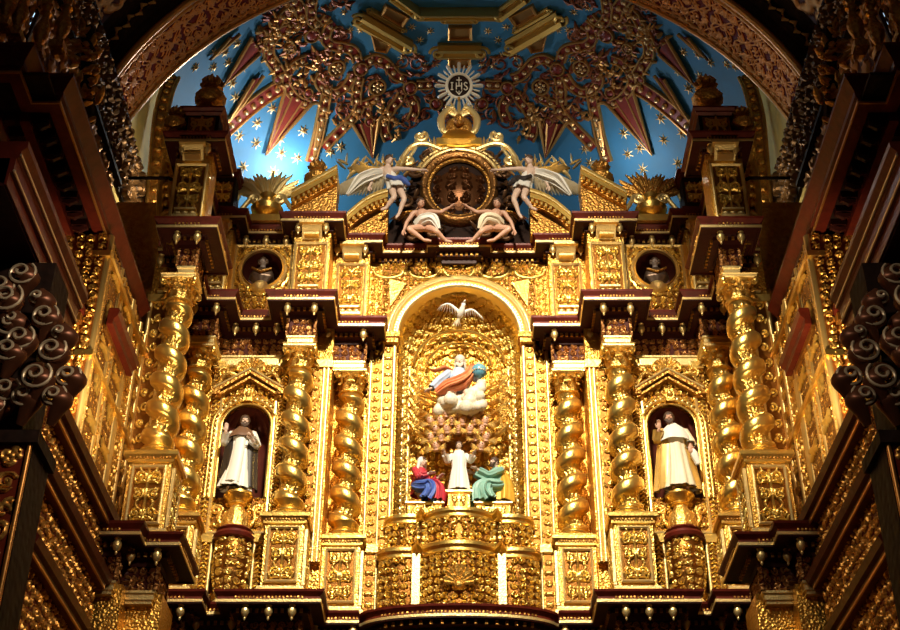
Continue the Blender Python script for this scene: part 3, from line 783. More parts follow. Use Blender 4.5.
# ---------------------------------------------------------------- top: broken pediments, urns, scroll crests
def pediment(S, x0, z0, x1, z1, y, label, curved=False, dep=.42):
    t = thing('broken_pediment', label, 'pediment', (x0, y, z0), 'broken pediment pieces', S)
    def slab(o0, o1, ya, yb, name, m, curve=.0):
        q = np.linspace(0, 1, 9); b = MB()
        X = x0 + (x1-x0)*q; Z = z0 + (z1-z0)*(q + curve*np.sin(q*PI))
        P = np.zeros((5, 9, 3))
        for i, (yy, oo) in enumerate(((ya,o0),(ya,o1),(yb,o1),(yb,o0),(ya,o0))): P[i,:,0] = X; P[i,:,1] = yy; P[i,:,2] = Z + oo
        off = b.n; b.grid(P)
        for k in (0, 8): b.F.append(np.array([[off + i*9 + k for i in range(4)][::(1 if k else -1)]]))
        b.build(name, m, t, S, 20)
    c = .18 if curved else 0
    slab(0, .12, y-.34, y+dep, 'raking_corona', GOLD, c)
    slab(.12, .16, y-.38, y+dep, 'gilded_fillet', GOLDP, c)
    slab(.16, .24, y-.36, y+dep, 'raking_cyma', GOLD, c)
    slab(-.12, 0, y-.22, y+dep, 'bed_moulding', GOLDD, c)
    dm = MB()
    for k in range(9):
        q = (k+.5)/9; dm.box((x0+(x1-x0)*q, y-.27, z0+(z1-z0)*(q+c*math.sin(q*PI))-.05), (.05,.1,.08))
    dm.build('dentils', GOLD, t, S)
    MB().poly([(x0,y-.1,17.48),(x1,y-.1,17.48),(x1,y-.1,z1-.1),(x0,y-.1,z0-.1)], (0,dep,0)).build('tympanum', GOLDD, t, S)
def make_urn(label, loc, s=1.0, S=-1):
    t = thing('urn_finial', label, 'urn', loc, 'gilt urns along the top cornice', S)
    x, y, z = loc
    def L(p): return [(a*s, b*s) for a, b in p]
    MB().lathe(L([(.2,0),(.2,.05),(.13,.08),(.07,.14),(.08,.18)]), loc, 20).build('foot', GOLDD, t, S)
    MB().lathe(L([(.08,.17),(.17,.22),(.25,.33),(.27,.44),(.22,.52),(.15,.56),(.14,.6),(.18,.63),(.18,.66)]), loc, 24, wob=lambda a, h: 1+.03*np.cos(a*12)).build('bowl', GOLDD, t, S)
    m = MB()
    for k in range(8):
        a = k*PI/4; m.tube([(x+.08*s*math.cos(a),y+.08*s*math.sin(a),z+.64*s),(x+.17*s*math.cos(a),y+.17*s*math.sin(a),z+.76*s),(x+.1*s*math.cos(a),y+.1*s*math.sin(a),z+.92*s)],[.05*s,.055*s,.012*s],6)
    m.ball((x,y,z+.8*s),(.1*s,.1*s,.14*s)); m.build('fruit_top', GOLDD, t, S)
def plinth(S, x, y, z0, z1, w, label, m=None):
    t = thing('finial_plinth', label, 'plinth', (x, y, z0), 'plinths above the top cornice', S)
    sq = [(x+w/2,y-w/2),(x-w/2,y-w/2),(x-w/2,y+w/2),(x+w/2,y+w/2)]
    MB().b2((x-w/2,y-w/2,z0),(x+w/2,y+w/2,z1-.02)).build('block', m or GOLDD, t, S)
    MB().relief(hf_panel(w*.8, (z1-z0)*.5, 2, .014), flat((x-w*.4,y-w/2,z0+(z1-z0)*.22), XU, ZU, FR, w*.8, (z1-z0)*.5), .04).build('carved_front', GOLDR, t, S)
    MB().mould(sq, [(0,z1-.16),(.05,z1-.12),(.05,z1-.08),(.1,z1-.04),(.1,z1),(-w/2,z1)], closed=True).build('cap', REDB, t, S, 20)
    MB().mould(sq, [(.08,z0),(.08,z0+.08),(0,z0+.12)], closed=True).build('base', REDB, t, S, 20)
def buttress(S):
    t = thing('scroll_buttress', 'gilt S-scroll buttress leaning against the %s wing under the highest urn' % SIDE[S], 'buttress', (-5.6,-1.1,17.1), None, S)
    q = lambda *pp: np.array([atY(x, y, -1.0) for x, y in pp])
    MB().poly(q((156,226),(157,185),(163,158),(172,142),(180,142),(184,226)), (0,.2,0)).build('plate', GOLDD, t, S)
    m = MB(); m.tube(smooth(q((160,226),(161,190),(167,163),(174,150)),6)+[0,-.06,0], .07, 8); m.tube(smooth(q((176,226),(172,205),(171,188),(175,170)),6)+[0,-.06,0], .06, 8)
    c = q((167,222))[0]; m.tube(spiral3(c+[0,-.1,0],XU,ZU,.16,1.5,0,1), .05, 8); m.build('scroll', GOLD, t, S)
    m = MB()
    for k in range(7): c = q((167, 214-9*k))[0]; m.ball(c+[0,-.05,0], (.08,.06,.07), 8, 6)
    m.build('leaf_drop', GOLDC, t, S)
def crest(S):
    t = thing('scroll_crest', 'gilt scrolled crest with flaming leaves above the %s bust roundel' % SIDE[S], 'crest', (BX, .2, 17.5), None, S)
    MB().b2((BX-.62,.0,17.49),(BX+.62,.5,17.66)).build('base', GOLD, t, S, 20)
    m = MB()
    for sg in (-1, 1):
        m.tube(np.concatenate([smooth([(BX+sg*.6,.08,17.7),(BX+sg*.45,.06,17.95),(BX+sg*.36,.06,18.1)],6), spiral3((BX+sg*.26,.06,18.08),XU,ZU,.13,1.6,0 if sg>0 else PI,sg)]), .05, 8)
        m.tube(smooth([(BX+sg*.62,.1,17.75),(BX+sg*.7,.1,18.0),(BX+sg*.62,.1,18.25),(BX+sg*.78,.1,18.45)],5), .045, 7)
    m.build('scrolls', GOLDP, t, S)
    MB().lathe([(.12,17.66),(.3,17.74),(.34,17.86),(.22,18.0),(.14,18.1),(.2,18.2)], (BX,.12,0), 20).build('cup', GOLD, t, S)
    lv = MB(); R = random.Random(9)
    for k in range(30):
        a = PI*(k+.5)/30 ; L = .45 + .25*R.random() + .18*math.sin(a)
        x0, z0 = BX + .12*math.cos(a), 18.15; d = np.array([math.cos(a), -.15*R.random(), .25+math.sin(a)*.9]); d /= np.linalg.norm(d)
        p0 = np.array([x0,.12+.1*R.random(),z0]); lv.tube(smooth([p0, p0+d*L*.5+[0,0,.03], p0+d*L+[.06*math.cos(a),0,-.05]],4), [.04,.055,.06,.065,.06,.05,.045,.03,.01], 6)
    lv.build('flame_leaves', GOLDP if S < 0 else GOLDD, t, S)  # paler gold on the left paints in the light of the vault lamp
for S in (-1, 1):
    s_ = SIDE[S]
    pediment(S, -3.42, 17.62, -2.52, 18.28, -.2, 'outer piece of the broken pediment, sloping up beside the %s urn' % s_)
    pediment(S, -2.34, 17.62, -1.50, 18.28, .55, 'inner curved piece of the broken pediment under the %s flying angel' % s_, True)
    plinth(S, -3.04, .30, 17.48, 18.42, .46, 'gilt plinth under the urn behind the outer pediment piece, %s side' % s_)
    make_urn('gilt urn rising behind the outer pediment piece, %s side' % s_, (-3.04,.30,18.42), 1.0, S)
    plinth(S, -4.95, -2.2, 17.48, 18.22, .66, 'dark plinth on top of the %s wing under the highest urn' % s_, BLACK)
    make_urn('dark gilt urn on top of the %s wing against the blue vault' % s_, (-4.9,-2.3,18.22), 1.15, S)
    plinth(S, -4.88, -.05, 17.48, 18.55, .5, 'dark stepped plinth behind the %s wing beside the flame crest' % s_, BLACK)
    make_urn('small dark urn at the outer end of the %s wing' % s_, (-5.45,-2.55,17.49), .8, S)
    crest(S); buttress(S)
# ================================================================ statues
SKIN = mat('painted_flesh', (.62,.36,.25), .45, 0, noise=(30,(.5,.26,.18),.4))
PALE = mat('pale_painted_flesh', (.74,.55,.44), .45, 0, noise=(30,(.6,.38,.3),.4))
WHITE = mat('white_painted_robe', (.82,.80,.74), .5, 0, bump=('n',18,.2,.01))
CREAM = mat('cream_painted_robe', (.78,.70,.52), .5, 0, noise=(8,(.65,.55,.38),.5))
OCHRE = mat('ochre_gilt_cloak', (.72,.48,.14), .4, .45, noise=(8,(.5,.3,.08),.5))
CAPE = mat('black_cape', (.03,.022,.02), .5, 0)
BROWN = mat('brown_shoulder_cape', (.17,.085,.045), .5, 0)
HAIR = mat('dark_brown_hair', (.07,.035,.02), .6, 0, bump=('n',60,.5,.01))
GREY = mat('grey_hair', (.62,.55,.45), .6, 0, bump=('n',60,.5,.01))
REDC = mat('crimson_robe', (.55,.035,.06), .45, 0, noise=(12,(.35,.02,.04),.6))
BLUE = mat('blue_mantle', (.05,.10,.42), .45, 0, noise=(10,(.12,.22,.6),.6))
SKYB = mat('pale_blue_tunic', (.34,.45,.62), .45, 0, noise=(10,(.5,.58,.7),.6))
CORAL = mat('coral_mantle', (.72,.20,.08), .45, 0, noise=(10,(.8,.36,.16),.6))
GREEN = mat('sea_green_tunic', (.20,.42,.36), .45, 0, noise=(10,(.34,.52,.42),.6))
YELL = mat('yellow_cloak', (.80,.48,.06), .42, .3, noise=(10,(.6,.3,.04),.6))
CLOUDM = mat('painted_cloud', (.72,.68,.58), .5, 0, noise=(9,(.6,.45,.25),.6))
EYE = mat('dark_eye', (.02,.015,.01), .3, 0)
GLOBE = mat('blue_globe', (.06,.26,.42), .3, 0, noise=(5,(.22,.42,.46),.8))
WINGM = mat('silvered_feathers', (.70,.64,.50), .4, .3, noise=(14,(.55,.42,.2),.6))
def V3(*a): return np.array(a, float)
def unit(v): v = np.asarray(v, float); return v/(np.linalg.norm(v) + 1e-12)
def basis(f, up=(0,0,1)):
    f = unit(f); s = unit(np.cross(f, up)); u = np.cross(s, f)
    return np.stack([s, f, u], 1)         # columns: side, forward, up
def head_bm(mb, c, f, r, up=(0,0,1)):
    B = basis(f, up); c = np.asarray(c, float)
    def p(x, y, z): return c + B @ (np.array([x, y, z])*r)
    mb.ball(c, 1, 16, 12, M=B @ np.diag([.78*r, .92*r, 1.05*r]))
    mb.ball(p(0,.32,-.52), 1, 12, 8, M=B @ np.diag([.52*r,.5*r,.55*r]))
    mb.tube([p(0,.86,.18), p(0,1.02,-.05), p(0,1.12,-.2), p(0,.9,-.26)], [.09*r,.12*r,.15*r,.08*r], 8)
    for s in (-1, 1):
        mb.ball(p(s*.28,.80,.22), 1, 8, 6, M=B @ np.diag([.25*r,.12*r,.09*r]))
        mb.ball(p(s*.36,.66,-.2), 1, 8, 6, M=B @ np.diag([.22*r,.2*r,.22*r]))
        mb.ball(p(s*.78,-.02,-.05), 1, 8, 6, M=B @ np.diag([.1*r,.16*r,.26*r]))
    mb.ball(p(0,.84,-.46), 1, 8, 6, M=B @ np.diag([.26*r,.1*r,.07*r])); mb.ball(p(0,.80,-.58), 1, 8, 6, M=B @ np.diag([.2*r,.1*r,.07*r]))
    return p, B
def hand_bm(mb, w, d, pn, r, curl=.5, side=1):
    # wrist w, direction d, palm normal pn
    d = unit(d); pn = unit(pn - d*np.dot(pn, d)); s = np.cross(d, pn)*side
    M = np.stack([s, d, pn], 1)
    mb.ball(w + d*.045*r, 1, 10, 8, M=M @ np.diag([.042*r,.055*r,.02*r]))
    for i, (o, L) in enumerate(((-.030,.070),(-.010,.082),(.010,.078),(.028,.06))):
        b = w + d*.08*r + s*o*r; m = b + (d*.55 + pn*curl*.25)*L*r; e = m + (d*.5*(1-curl*.5) + pn*curl*.6)*L*r*.9
        mb.tube([w + d*.05*r + s*o*r*.8, b, m, e], [.011*r,.0115*r,.0105*r,.0075*r], 6)
    b = w + d*.02*r - s*.030*r; mb.tube([w+d*.01*r-s*.015*r, b - s*.012*r, b - s*.03*r + d*.03*r + pn*.01*r, b - s*.034*r + d*.062*r + pn*.02*r], [.014*r,.014*r,.012*r,.009*r], 6)
def limb(mb, pts, rad): mb.tube(smooth(pts, 5), np.interp(np.linspace(0, 1, (len(pts)-1)*5 + 1), np.linspace(0, 1, len(rad)), rad), 10)
def body(t, j, m, s=1.0, voxel=.009, f=(0,-1,0), hf=None, eyes=True, hands=True):
    # j: joints in world space; one continuous remeshed surface
    mb = MB(); hf = f if hf is None else hf
    p, B = head_bm(mb, j['head'], hf, .105*s)
    limb(mb, [j['pelvis'], (j['pelvis']+j['chest'])/2, j['chest'], j['neck'], j['head'] - V3(0,0,.03*s)], [.125*s,.115*s,.135*s,.06*s,.05*s])
    for k in ('l', 'r'):
        limb(mb, [j['chest'] + (j['sh'+k]-j['chest'])*.3, j['sh'+k], (j['sh'+k]+j['el'+k])/2, j['el'+k], (j['el'+k]+j['wr'+k])/2, j['wr'+k]], [.07*s,.06*s,.05*s,.042*s,.04*s,.026*s])
        if hands:
            d = unit(j['wr'+k]-j['el'+k]); hand_bm(mb, j['wr'+k], j.get('hd'+k, d), np.asarray(j.get('pn'+k, (0,-.3,-1)), float), s, j.get('curl'+k, .5), 1 if k == 'l' else -1)
        if 'kn'+k in j:
            limb(mb, [j['pelvis'] + (j['hp'+k]-j['pelvis'])*.5, j['hp'+k], (j['hp'+k]+j['kn'+k])/2, j['kn'+k], (j['kn'+k]*.62+j['an'+k]*.38), j['an'+k]], [.10*s,.092*s,.08*s,.058*s,.056*s,.034*s])
            limb(mb, [j['an'+k], j['an'+k]*.5+j['to'+k]*.5, j['to'+k]], [.036*s,.036*s,.024*s])
    o = mb.build('body', m, t, smooth=180)
    rm = o.modifiers.new('union', 'REMESH'); rm.mode = 'VOXEL'; rm.voxel_size = voxel; rm.use_smooth_shade = True
    if eyes:
        for sg in (-1, 1):
            MB().ball(p(sg*.28,.80,.08), 1, 8, 6, M=B @ np.diag([.13*.105*s,.07*.105*s,.08*.105*s])).build('eye', EYE, t)
    return p, B
def cloth(mb, path, rx, ry, n=7, amp=(.02,.16), side=(1,0,0), seed=0, arc=None, thick=.02):
    R = random.Random(seed); pts = smooth(path, 6); k = len(pts)
    q = np.linspace(0, 1, k); RX = np.interp(q, np.linspace(0, 1, len(rx)), rx); RY = np.interp(q, np.linspace(0, 1, len(ry)), ry)
    T = np.gradient(pts, axis=0); T /= np.linalg.norm(T, axis=1)[:, None] + 1e-9
    nu = 64; full = arc is None; a0, a1 = (0, 2*PI) if full else arc
    u = np.linspace(a0, a1, nu, endpoint=not full)
    ph, ph2 = R.uniform(0, 6), R.uniform(0, 6); P = np.zeros((k, nu, 3)); Q = np.zeros((k, nu, 3)); side = np.asarray(side, float)
    for i in range(k):
        s = unit(side - T[i]*np.dot(side, T[i])); w = np.cross(T[i], s)
        A = amp[0] + (amp[1]-amp[0])*q[i]
        fo = 1 + A*(np.sin(n*u + ph + q[i]*1.2)*.6 + np.sin((n*2-3)*u + ph2 - q[i])*.4)
        P[i] = pts[i] + (RX[i]*fo*np.cos(u))[:, None]*s + (RY[i]*fo*np.sin(u))[:, None]*w
        Q[i] = pts[i] + ((RX[i]*fo - thick)*np.cos(u))[:, None]*s + ((RY[i]*fo - thick)*np.sin(u))[:, None]*w
    if full:
        off = mb.n; mb.grid(P, cu=True); mb.grid(Q[:, ::-1], cu=True)
    else:
        mb.grid(P); mb.grid(Q[:, ::-1])
    return mb
def sleeve(t, name, m, a, b, c, r0, r1, seed=0, k=.96):
    mb = MB(); cloth(mb, [a, a*.5+b*.5, b, b*(1-k*.5)+c*k*.5, b*(1-k)+c*k], [r0*.9, r0, r0, (r0+r1)/2, r1], [r0*.9, r0, r0, (r0+r1)/2, r1], 5, (.06,.14), (0,.3,1) if abs((b-a)[2]) < abs((b-a)[0]) else (1,0,0), seed, thick=.012)
    return mb.build(name, m, t, smooth=60)
def hairpiece(t, p, B, r, m, beard=False, long=False, name='hair'):
    mb = MB()
    mb.ball(p(0,-.12,.24), 1, 18, 12, M=B @ np.diag([.92*r,1.03*r,1.0*r]))
    if long:
        for k in range(9):
            a = PI*k/8; q = (math.cos(a)*.74, -.1 - .75*math.sin(a))
            mb.tube([p(q[0],q[1],.3), p(q[0]*1.15,q[1]*1.1,-.4), p(q[0]*1.25,q[1]*1.05,-1.15), p(q[0]*1.15,q[1],-1.5)], [.24*r,.27*r,.24*r,.1*r], 7)
    else:
        for k in range(11):
            a = -.3 + (PI+.6)*k/10; mb.ball(p(math.cos(a)*.74, -.05-.72*math.sin(a), -.05+.18*math.cos(k*2)), .24*r, 8, 6)
    # keep the face clear: drop the front of the cap
    o = mb.build(name, m, t, smooth=60)
    if beard:
        bb = MB()
        for k in range(7):
            x = (k-3)*.16; bb.tube([p(x*1.2,.62,-.42), p(x*1.15,.80,-.8), p(x*.7,.74,-1.15-.1*(3-abs(k-3)))], [.15*r,.19*r,.06*r], 7)
        for s in (-1, 1): bb.tube([p(s*.64,.25,-.1), p(s*.58,.5,-.5), p(s*.35,.74,-.72)], [.12*r,.16*r,.14*r], 6); bb.tube([p(0,.92,-.34), p(s*.3,.80,-.48)], [.08*r,.06*r], 6)
        bb.build('beard', m, t, smooth=60)
# ---------------------------------------------------------------- standing saints
def saint_black():
    x, y, z = -4.03, .12, 11.30; O = V3(x, y, z)
    t = thing('saint_statue', 'standing saint statue in white habit and black cape, one hand raised, in dark arched niche', 'statue', (x,y,z), 'saints in the side niches')
    j = dict(pelvis=O+V3(0,.02,.80), chest=O+V3(.0,.02,1.12), neck=O+V3(.01,.0,1.31), head=O+V3(.03,-.04,1.46),
             shl=O+V3(-.19,0,1.22), ell=O+V3(-.31,-.06,1.0), wrl=O+V3(-.27,-.22,1.16), hdl=V3(.05,-.3,1), pnl=(0,-1,0), curll=.2,
             shr=O+V3(.20,0,1.22), elr=O+V3(.29,-.04,.95), wrr=O+V3(.22,-.24,.98), pnr=(0,0,1), curlr=.7,
             hpl=O+V3(-.08,0,.76), knl=O+V3(-.09,-.06,.42), anl=O+V3(-.12,-.02,.08), tol=O+V3(-.14,-.16,.03),
             hpr=O+V3(.08,0,.76), knr=O+V3(.08,-.03,.42), anr=O+V3(.08,0,.08), tor=O+V3(.09,-.14,.03))
    p, B = body(t, j, PALE, 1.0, f=(.2,-1,-.15))
    hairpiece(t, p, B, .105, HAIR, True)
    MB2 = MB(); cloth(MB2, [O+V3(0,.02,1.28), O+V3(0,.0,1.1), O+V3(0,-.02,.85), O+V3(-.01,-.02,.45), O+V3(-.05,-.03,.05)], [.12,.19,.17,.21,.30], [.09,.145,.14,.17,.22], 8, (.01,.13), seed=3); MB2.build('habit', WHITE, t, smooth=60)
    sc = MB(); cloth(sc, [O+V3(.0,-.12,1.18), O+V3(0,-.15,.9), O+V3(-.02,-.18,.5), O+V3(-.06,-.2,.12)], [.09,.10,.11,.13], [.05,.05,.06,.07], 3, (.01,.05), seed=5); sc.build('scapular', WHITE, t, smooth=60)
    cp = MB(); cloth(cp, [O+V3(0,.03,1.3), O+V3(0,.04,1.0), O+V3(0,.06,.6), O+V3(0,.08,.08)], [.14,.30,.32,.36], [.10,.17,.19,.22], 6, (.01,.08), seed=7, arc=(-.55,PI+.55)); cp.build('cape', CAPE, t, smooth=60)
    mz = MB(); cloth(mz, [O+V3(0,0,1.34), O+V3(0,0,1.22), O+V3(0,-.02,1.10), O+V3(0,-.03,1.04)], [.10,.22,.27,.28], [.09,.15,.19,.20], 6, (.01,.05), seed=8); mz.build('shoulder_cape', BROWN, t, smooth=60)
    sleeve(t, 'sleeve', WHITE, j['shl'], j['ell'], j['wrl'], .075, .085, 2, .8); sleeve(t, 'sleeve', WHITE, j['shr'], j['elr'], j['wrr'], .075, .085, 3, .8)
def saint_white():
    x, y, z = 4.0, .12, 11.30; O = V3(x, y, z)
    t = thing('saint_statue', 'standing bearded saint statue in cream habit, white shoulder cape and ochre cloak in niche', 'statue', (x,y,z), 'saints in the side niches')
    j = dict(pelvis=O+V3(.02,.02,.82), chest=O+V3(0,.02,1.16), neck=O+V3(-.04,0,1.37), head=O+V3(-.07,-.04,1.53),
             shl=O+V3(-.21,0,1.27), ell=O+V3(-.33,-.05,1.06), wrl=O+V3(-.30,-.2,1.22), hdl=V3(0,-.3,1), pnl=(0,-1,0), curll=.6,
             shr=O+V3(.20,0,1.27), elr=O+V3(.30,-.04,1.0), wrr=O+V3(.24,-.2,.86), hdr=V3(-.1,-.3,-1), pnr=(0,1,0), curlr=.6,
             hpl=O+V3(-.08,0,.78), knl=O+V3(-.08,-.04,.42), anl=O+V3(-.1,-.02,.08), tol=O+V3(-.12,-.16,.03),
             hpr=O+V3(.1,0,.78), knr=O+V3(.1,-.06,.42), anr=O+V3(.1,0,.08), tor=O+V3(.13,-.15,.03))
    p, B = body(t, j, SKIN, 1.05, f=(-.15,-1,-.1))
    hairpiece(t, p, B, .11, HAIR, True)
    h = MB(); cloth(h, [O+V3(0,.02,1.32), O+V3(0,0,1.12), O+V3(.01,-.02,.85), O+V3(.02,-.03,.45), O+V3(.02,-.04,.05)], [.12,.19,.18,.22,.29], [.09,.15,.15,.18,.23], 8, (.01,.12), seed=13); h.build('habit', CREAM, t, smooth=60)
    cp = MB(); cloth(cp, [O+V3(0,.03,1.34), O+V3(0,.04,1.0), O+V3(0,.07,.6), O+V3(0,.08,.06)], [.14,.31,.36,.42], [.10,.17,.19,.22], 7, (.01,.1), seed=17, arc=(-.6,PI+.6)); cp.build('cloak', OCHRE, t, smooth=60)
    mz = MB(); cloth(mz, [O+V3(-.02,0,1.40), O+V3(-.01,0,1.28), O+V3(0,-.03,1.10), O+V3(0,-.04,1.0)], [.10,.22,.28,.29], [.09,.15,.20,.21], 6, (.01,.04), seed=18); mz.build('shoulder_cape', WHITE, t, smooth=60)
    sleeve(t, 'sleeve', OCHRE, j['shl'], j['ell'], j['wrl'], .085, .10, 2, .8); sleeve(t, 'sleeve', CREAM, j['shr'], j['elr'], j['wrr'], .085, .09, 3, .8)
    c2 = MB(); cloth(c2, [O+V3(.26,-.17,.84), O+V3(.30,-.17,.7), O+V3(.36,-.15,.5)], [.03,.07,.05], [.03,.05,.04], 5, (.1,.2), seed=4); c2.build('hanging_cloth', WHITE, t, smooth=60)
saint_black(); saint_white()
# ---------------------------------------------------------------- holy family
def child():
    x, y, z = 0, .86, 11.65; O = V3(x,y,z)
    t = thing('child_statue', 'small standing child statue in white robe on middle gilt pedestal between two seated figures', 'statue', (x,y,z))
    s = .72
    j = dict(pelvis=O+V3(0,0,.52), chest=O+V3(0,0,.76), neck=O+V3(0,0,.90), head=O+V3(0,-.02,1.02),
             shl=O+V3(-.13,0,.82), ell=O+V3(-.22,-.03,.68), wrl=O+V3(-.27,-.14,.78), shr=O+V3(.13,0,.82), elr=O+V3(.22,-.03,.68), wrr=O+V3(.27,-.14,.76),
             hpl=O+V3(-.06,0,.48), knl=O+V3(-.06,-.03,.28), anl=O+V3(-.06,0,.05), tol=O+V3(-.08,-.10,.02), hpr=O+V3(.06,0,.48), knr=O+V3(.06,-.02,.28), anr=O+V3(.06,0,.05), tor=O+V3(.08,-.10,.02))
    p, B = body(t, j, PALE, s, .007); hairpiece(t, p, B, .105*s, HAIR, long=False)
    h = MB(); cloth(h, [O+V3(0,0,.90), O+V3(0,0,.76), O+V3(0,0,.55), O+V3(0,-.01,.06)], [.09,.145,.13,.20], [.07,.11,.11,.15], 8, (.01,.12), seed=23); h.build('robe', WHITE, t, smooth=60)
    sleeve(t, 'sleeve', WHITE, j['shl'], j['ell'], j['wrl'], .055, .07, 2, .8); sleeve(t, 'sleeve', WHITE, j['shr'], j['elr'], j['wrr'], .055, .07, 3, .8)
def seated(name, label, O, d, skin, hair, beard, dress, mantle, mname, veil=None, lap=None, arm_out=False):
    # d: sideways direction of the knees (+1 = towards the right of the picture)
    t = thing(name, label, 'statue', tuple(O), None); s = .86
    def w(a, b, c): return O + V3(a*d, b, c)
    j = dict(pelvis=w(-.10,.08,.32), chest=w(-.10,.06,.66), neck=w(-.08,.03,.82), head=w(-.06,.0,.95),
             shl=w(-.20,-.10,.74), ell=w(-.12,-.24,.52), wrl=w(.08,-.28,.56), shr=w(-.02,.14,.74), elr=w(.10,.10,.54), wrr=w(.26,-.02,.62),
             hpl=w(-.06,-.02,.30), knl=w(.20,-.20,.34), anl=w(.24,-.16,.04), tol=w(.34,-.22,.02), hpr=w(-.06,.12,.30), knr=w(.24,.04,.36), anr=w(.18,.02,.04), tor=w(.30,.0,.02))
    if arm_out: j['ell'] = w(.06,-.2,.58); j['wrl'] = w(.28,-.26,.66); j['elr'] = w(.12,.06,.60); j['wrr'] = w(.36,-.04,.70)
    if d < 0: 
        for a in ('sh','el','wr','hp','kn','an','to'): j[a+'l'], j[a+'r'] = j[a+'r'], j[a+'l']
    p, B = body(t, j, skin, s, .008, f=(d*.75,-.7,-.1)); hairpiece(t, p, B, .105*s, hair, beard)
    h = MB(); cloth(h, [w(-.09,.05,.83), w(-.10,.05,.66), w(-.10,.06,.45), w(-.08,.05,.28)], [.09,.17,.16,.20], [.08,.14,.14,.17], 6, (.01,.06), seed=31); h.build('dress', dress, t, smooth=60)
    k = MB(); cloth(k, [w(-.16,.06,.36), w(.02,-.01,.40), w(.17,-.06,.40), w(.25,-.08,.28), w(.24,-.08,.03)], [.06,.18,.20,.19,.24], [.05,.12,.12,.13,.17], 8, (.06,.2), side=(0,1,0), seed=33); k.build('skirt', lap or dress, t, smooth=60)
    m = MB(); cloth(m, [w(-.24,.0,.46), w(-.12,-.10,.38), w(.08,-.14,.36), w(.12,-.2,.2), w(.04,-.2,.03)], [.04,.15,.16,.17,.20], [.05,.12,.12,.12,.13], 9, (.08,.28), side=(0,1,0), seed=35); m.build(mname, mantle, t, smooth=60)
    for a in 'lr': sleeve(t, 'sleeve', dress, j['sh'+a], j['el'+a], j['wr'+a], .07, .065, 4, .85)
    if veil:
        r = .105*s; v = MB(); v.ball(p(0,-.2,.16), 1, 16, 10, M=B @ np.diag([1.08*r,1.05*r,1.12*r]))
        for sg in (-1, 1): v.tube([p(sg*.8,.0,.4), p(sg*.95,-.1,-.3), p(sg*.9,-.15,-1.2), p(sg*1.1,-.2,-1.9)], [.25*r,.34*r,.4*r,.3*r], 8)
        v.tube([p(0,-.9,.2), p(0,-1.0,-.8), p(0,-.95,-1.8)], [.5*r,.6*r,.5*r], 8); v.build('veil', veil, t, smooth=60)
    return t, w
child()
seated('mother_statue', 'seated woman statue with white veil, crimson dress and blue mantle on low gilt pedestal', V3(-.64,1.06,11.48), 1, PALE, HAIR, False, REDC, BLUE, 'mantle', veil=WHITE)
tj, wj = seated('father_statue', 'seated bearded man statue in sea green tunic and yellow cloak, reaching towards the child', V3(.62,1.06,11.48), -1, PALE, HAIR, True, GREEN, GREEN, 'tunic_skirt', arm_out=True, lap=GREEN)
m = MB(); cloth(m, [wj(-.06,.12,.84), wj(-.2,.06,.62), wj(-.24,.0,.4), wj(-.22,-.06,.05)], [.09,.15,.17,.20], [.09,.12,.14,.15], 6, (.03,.16), seed=37); m.build('cloak', YELL, tj, smooth=60)
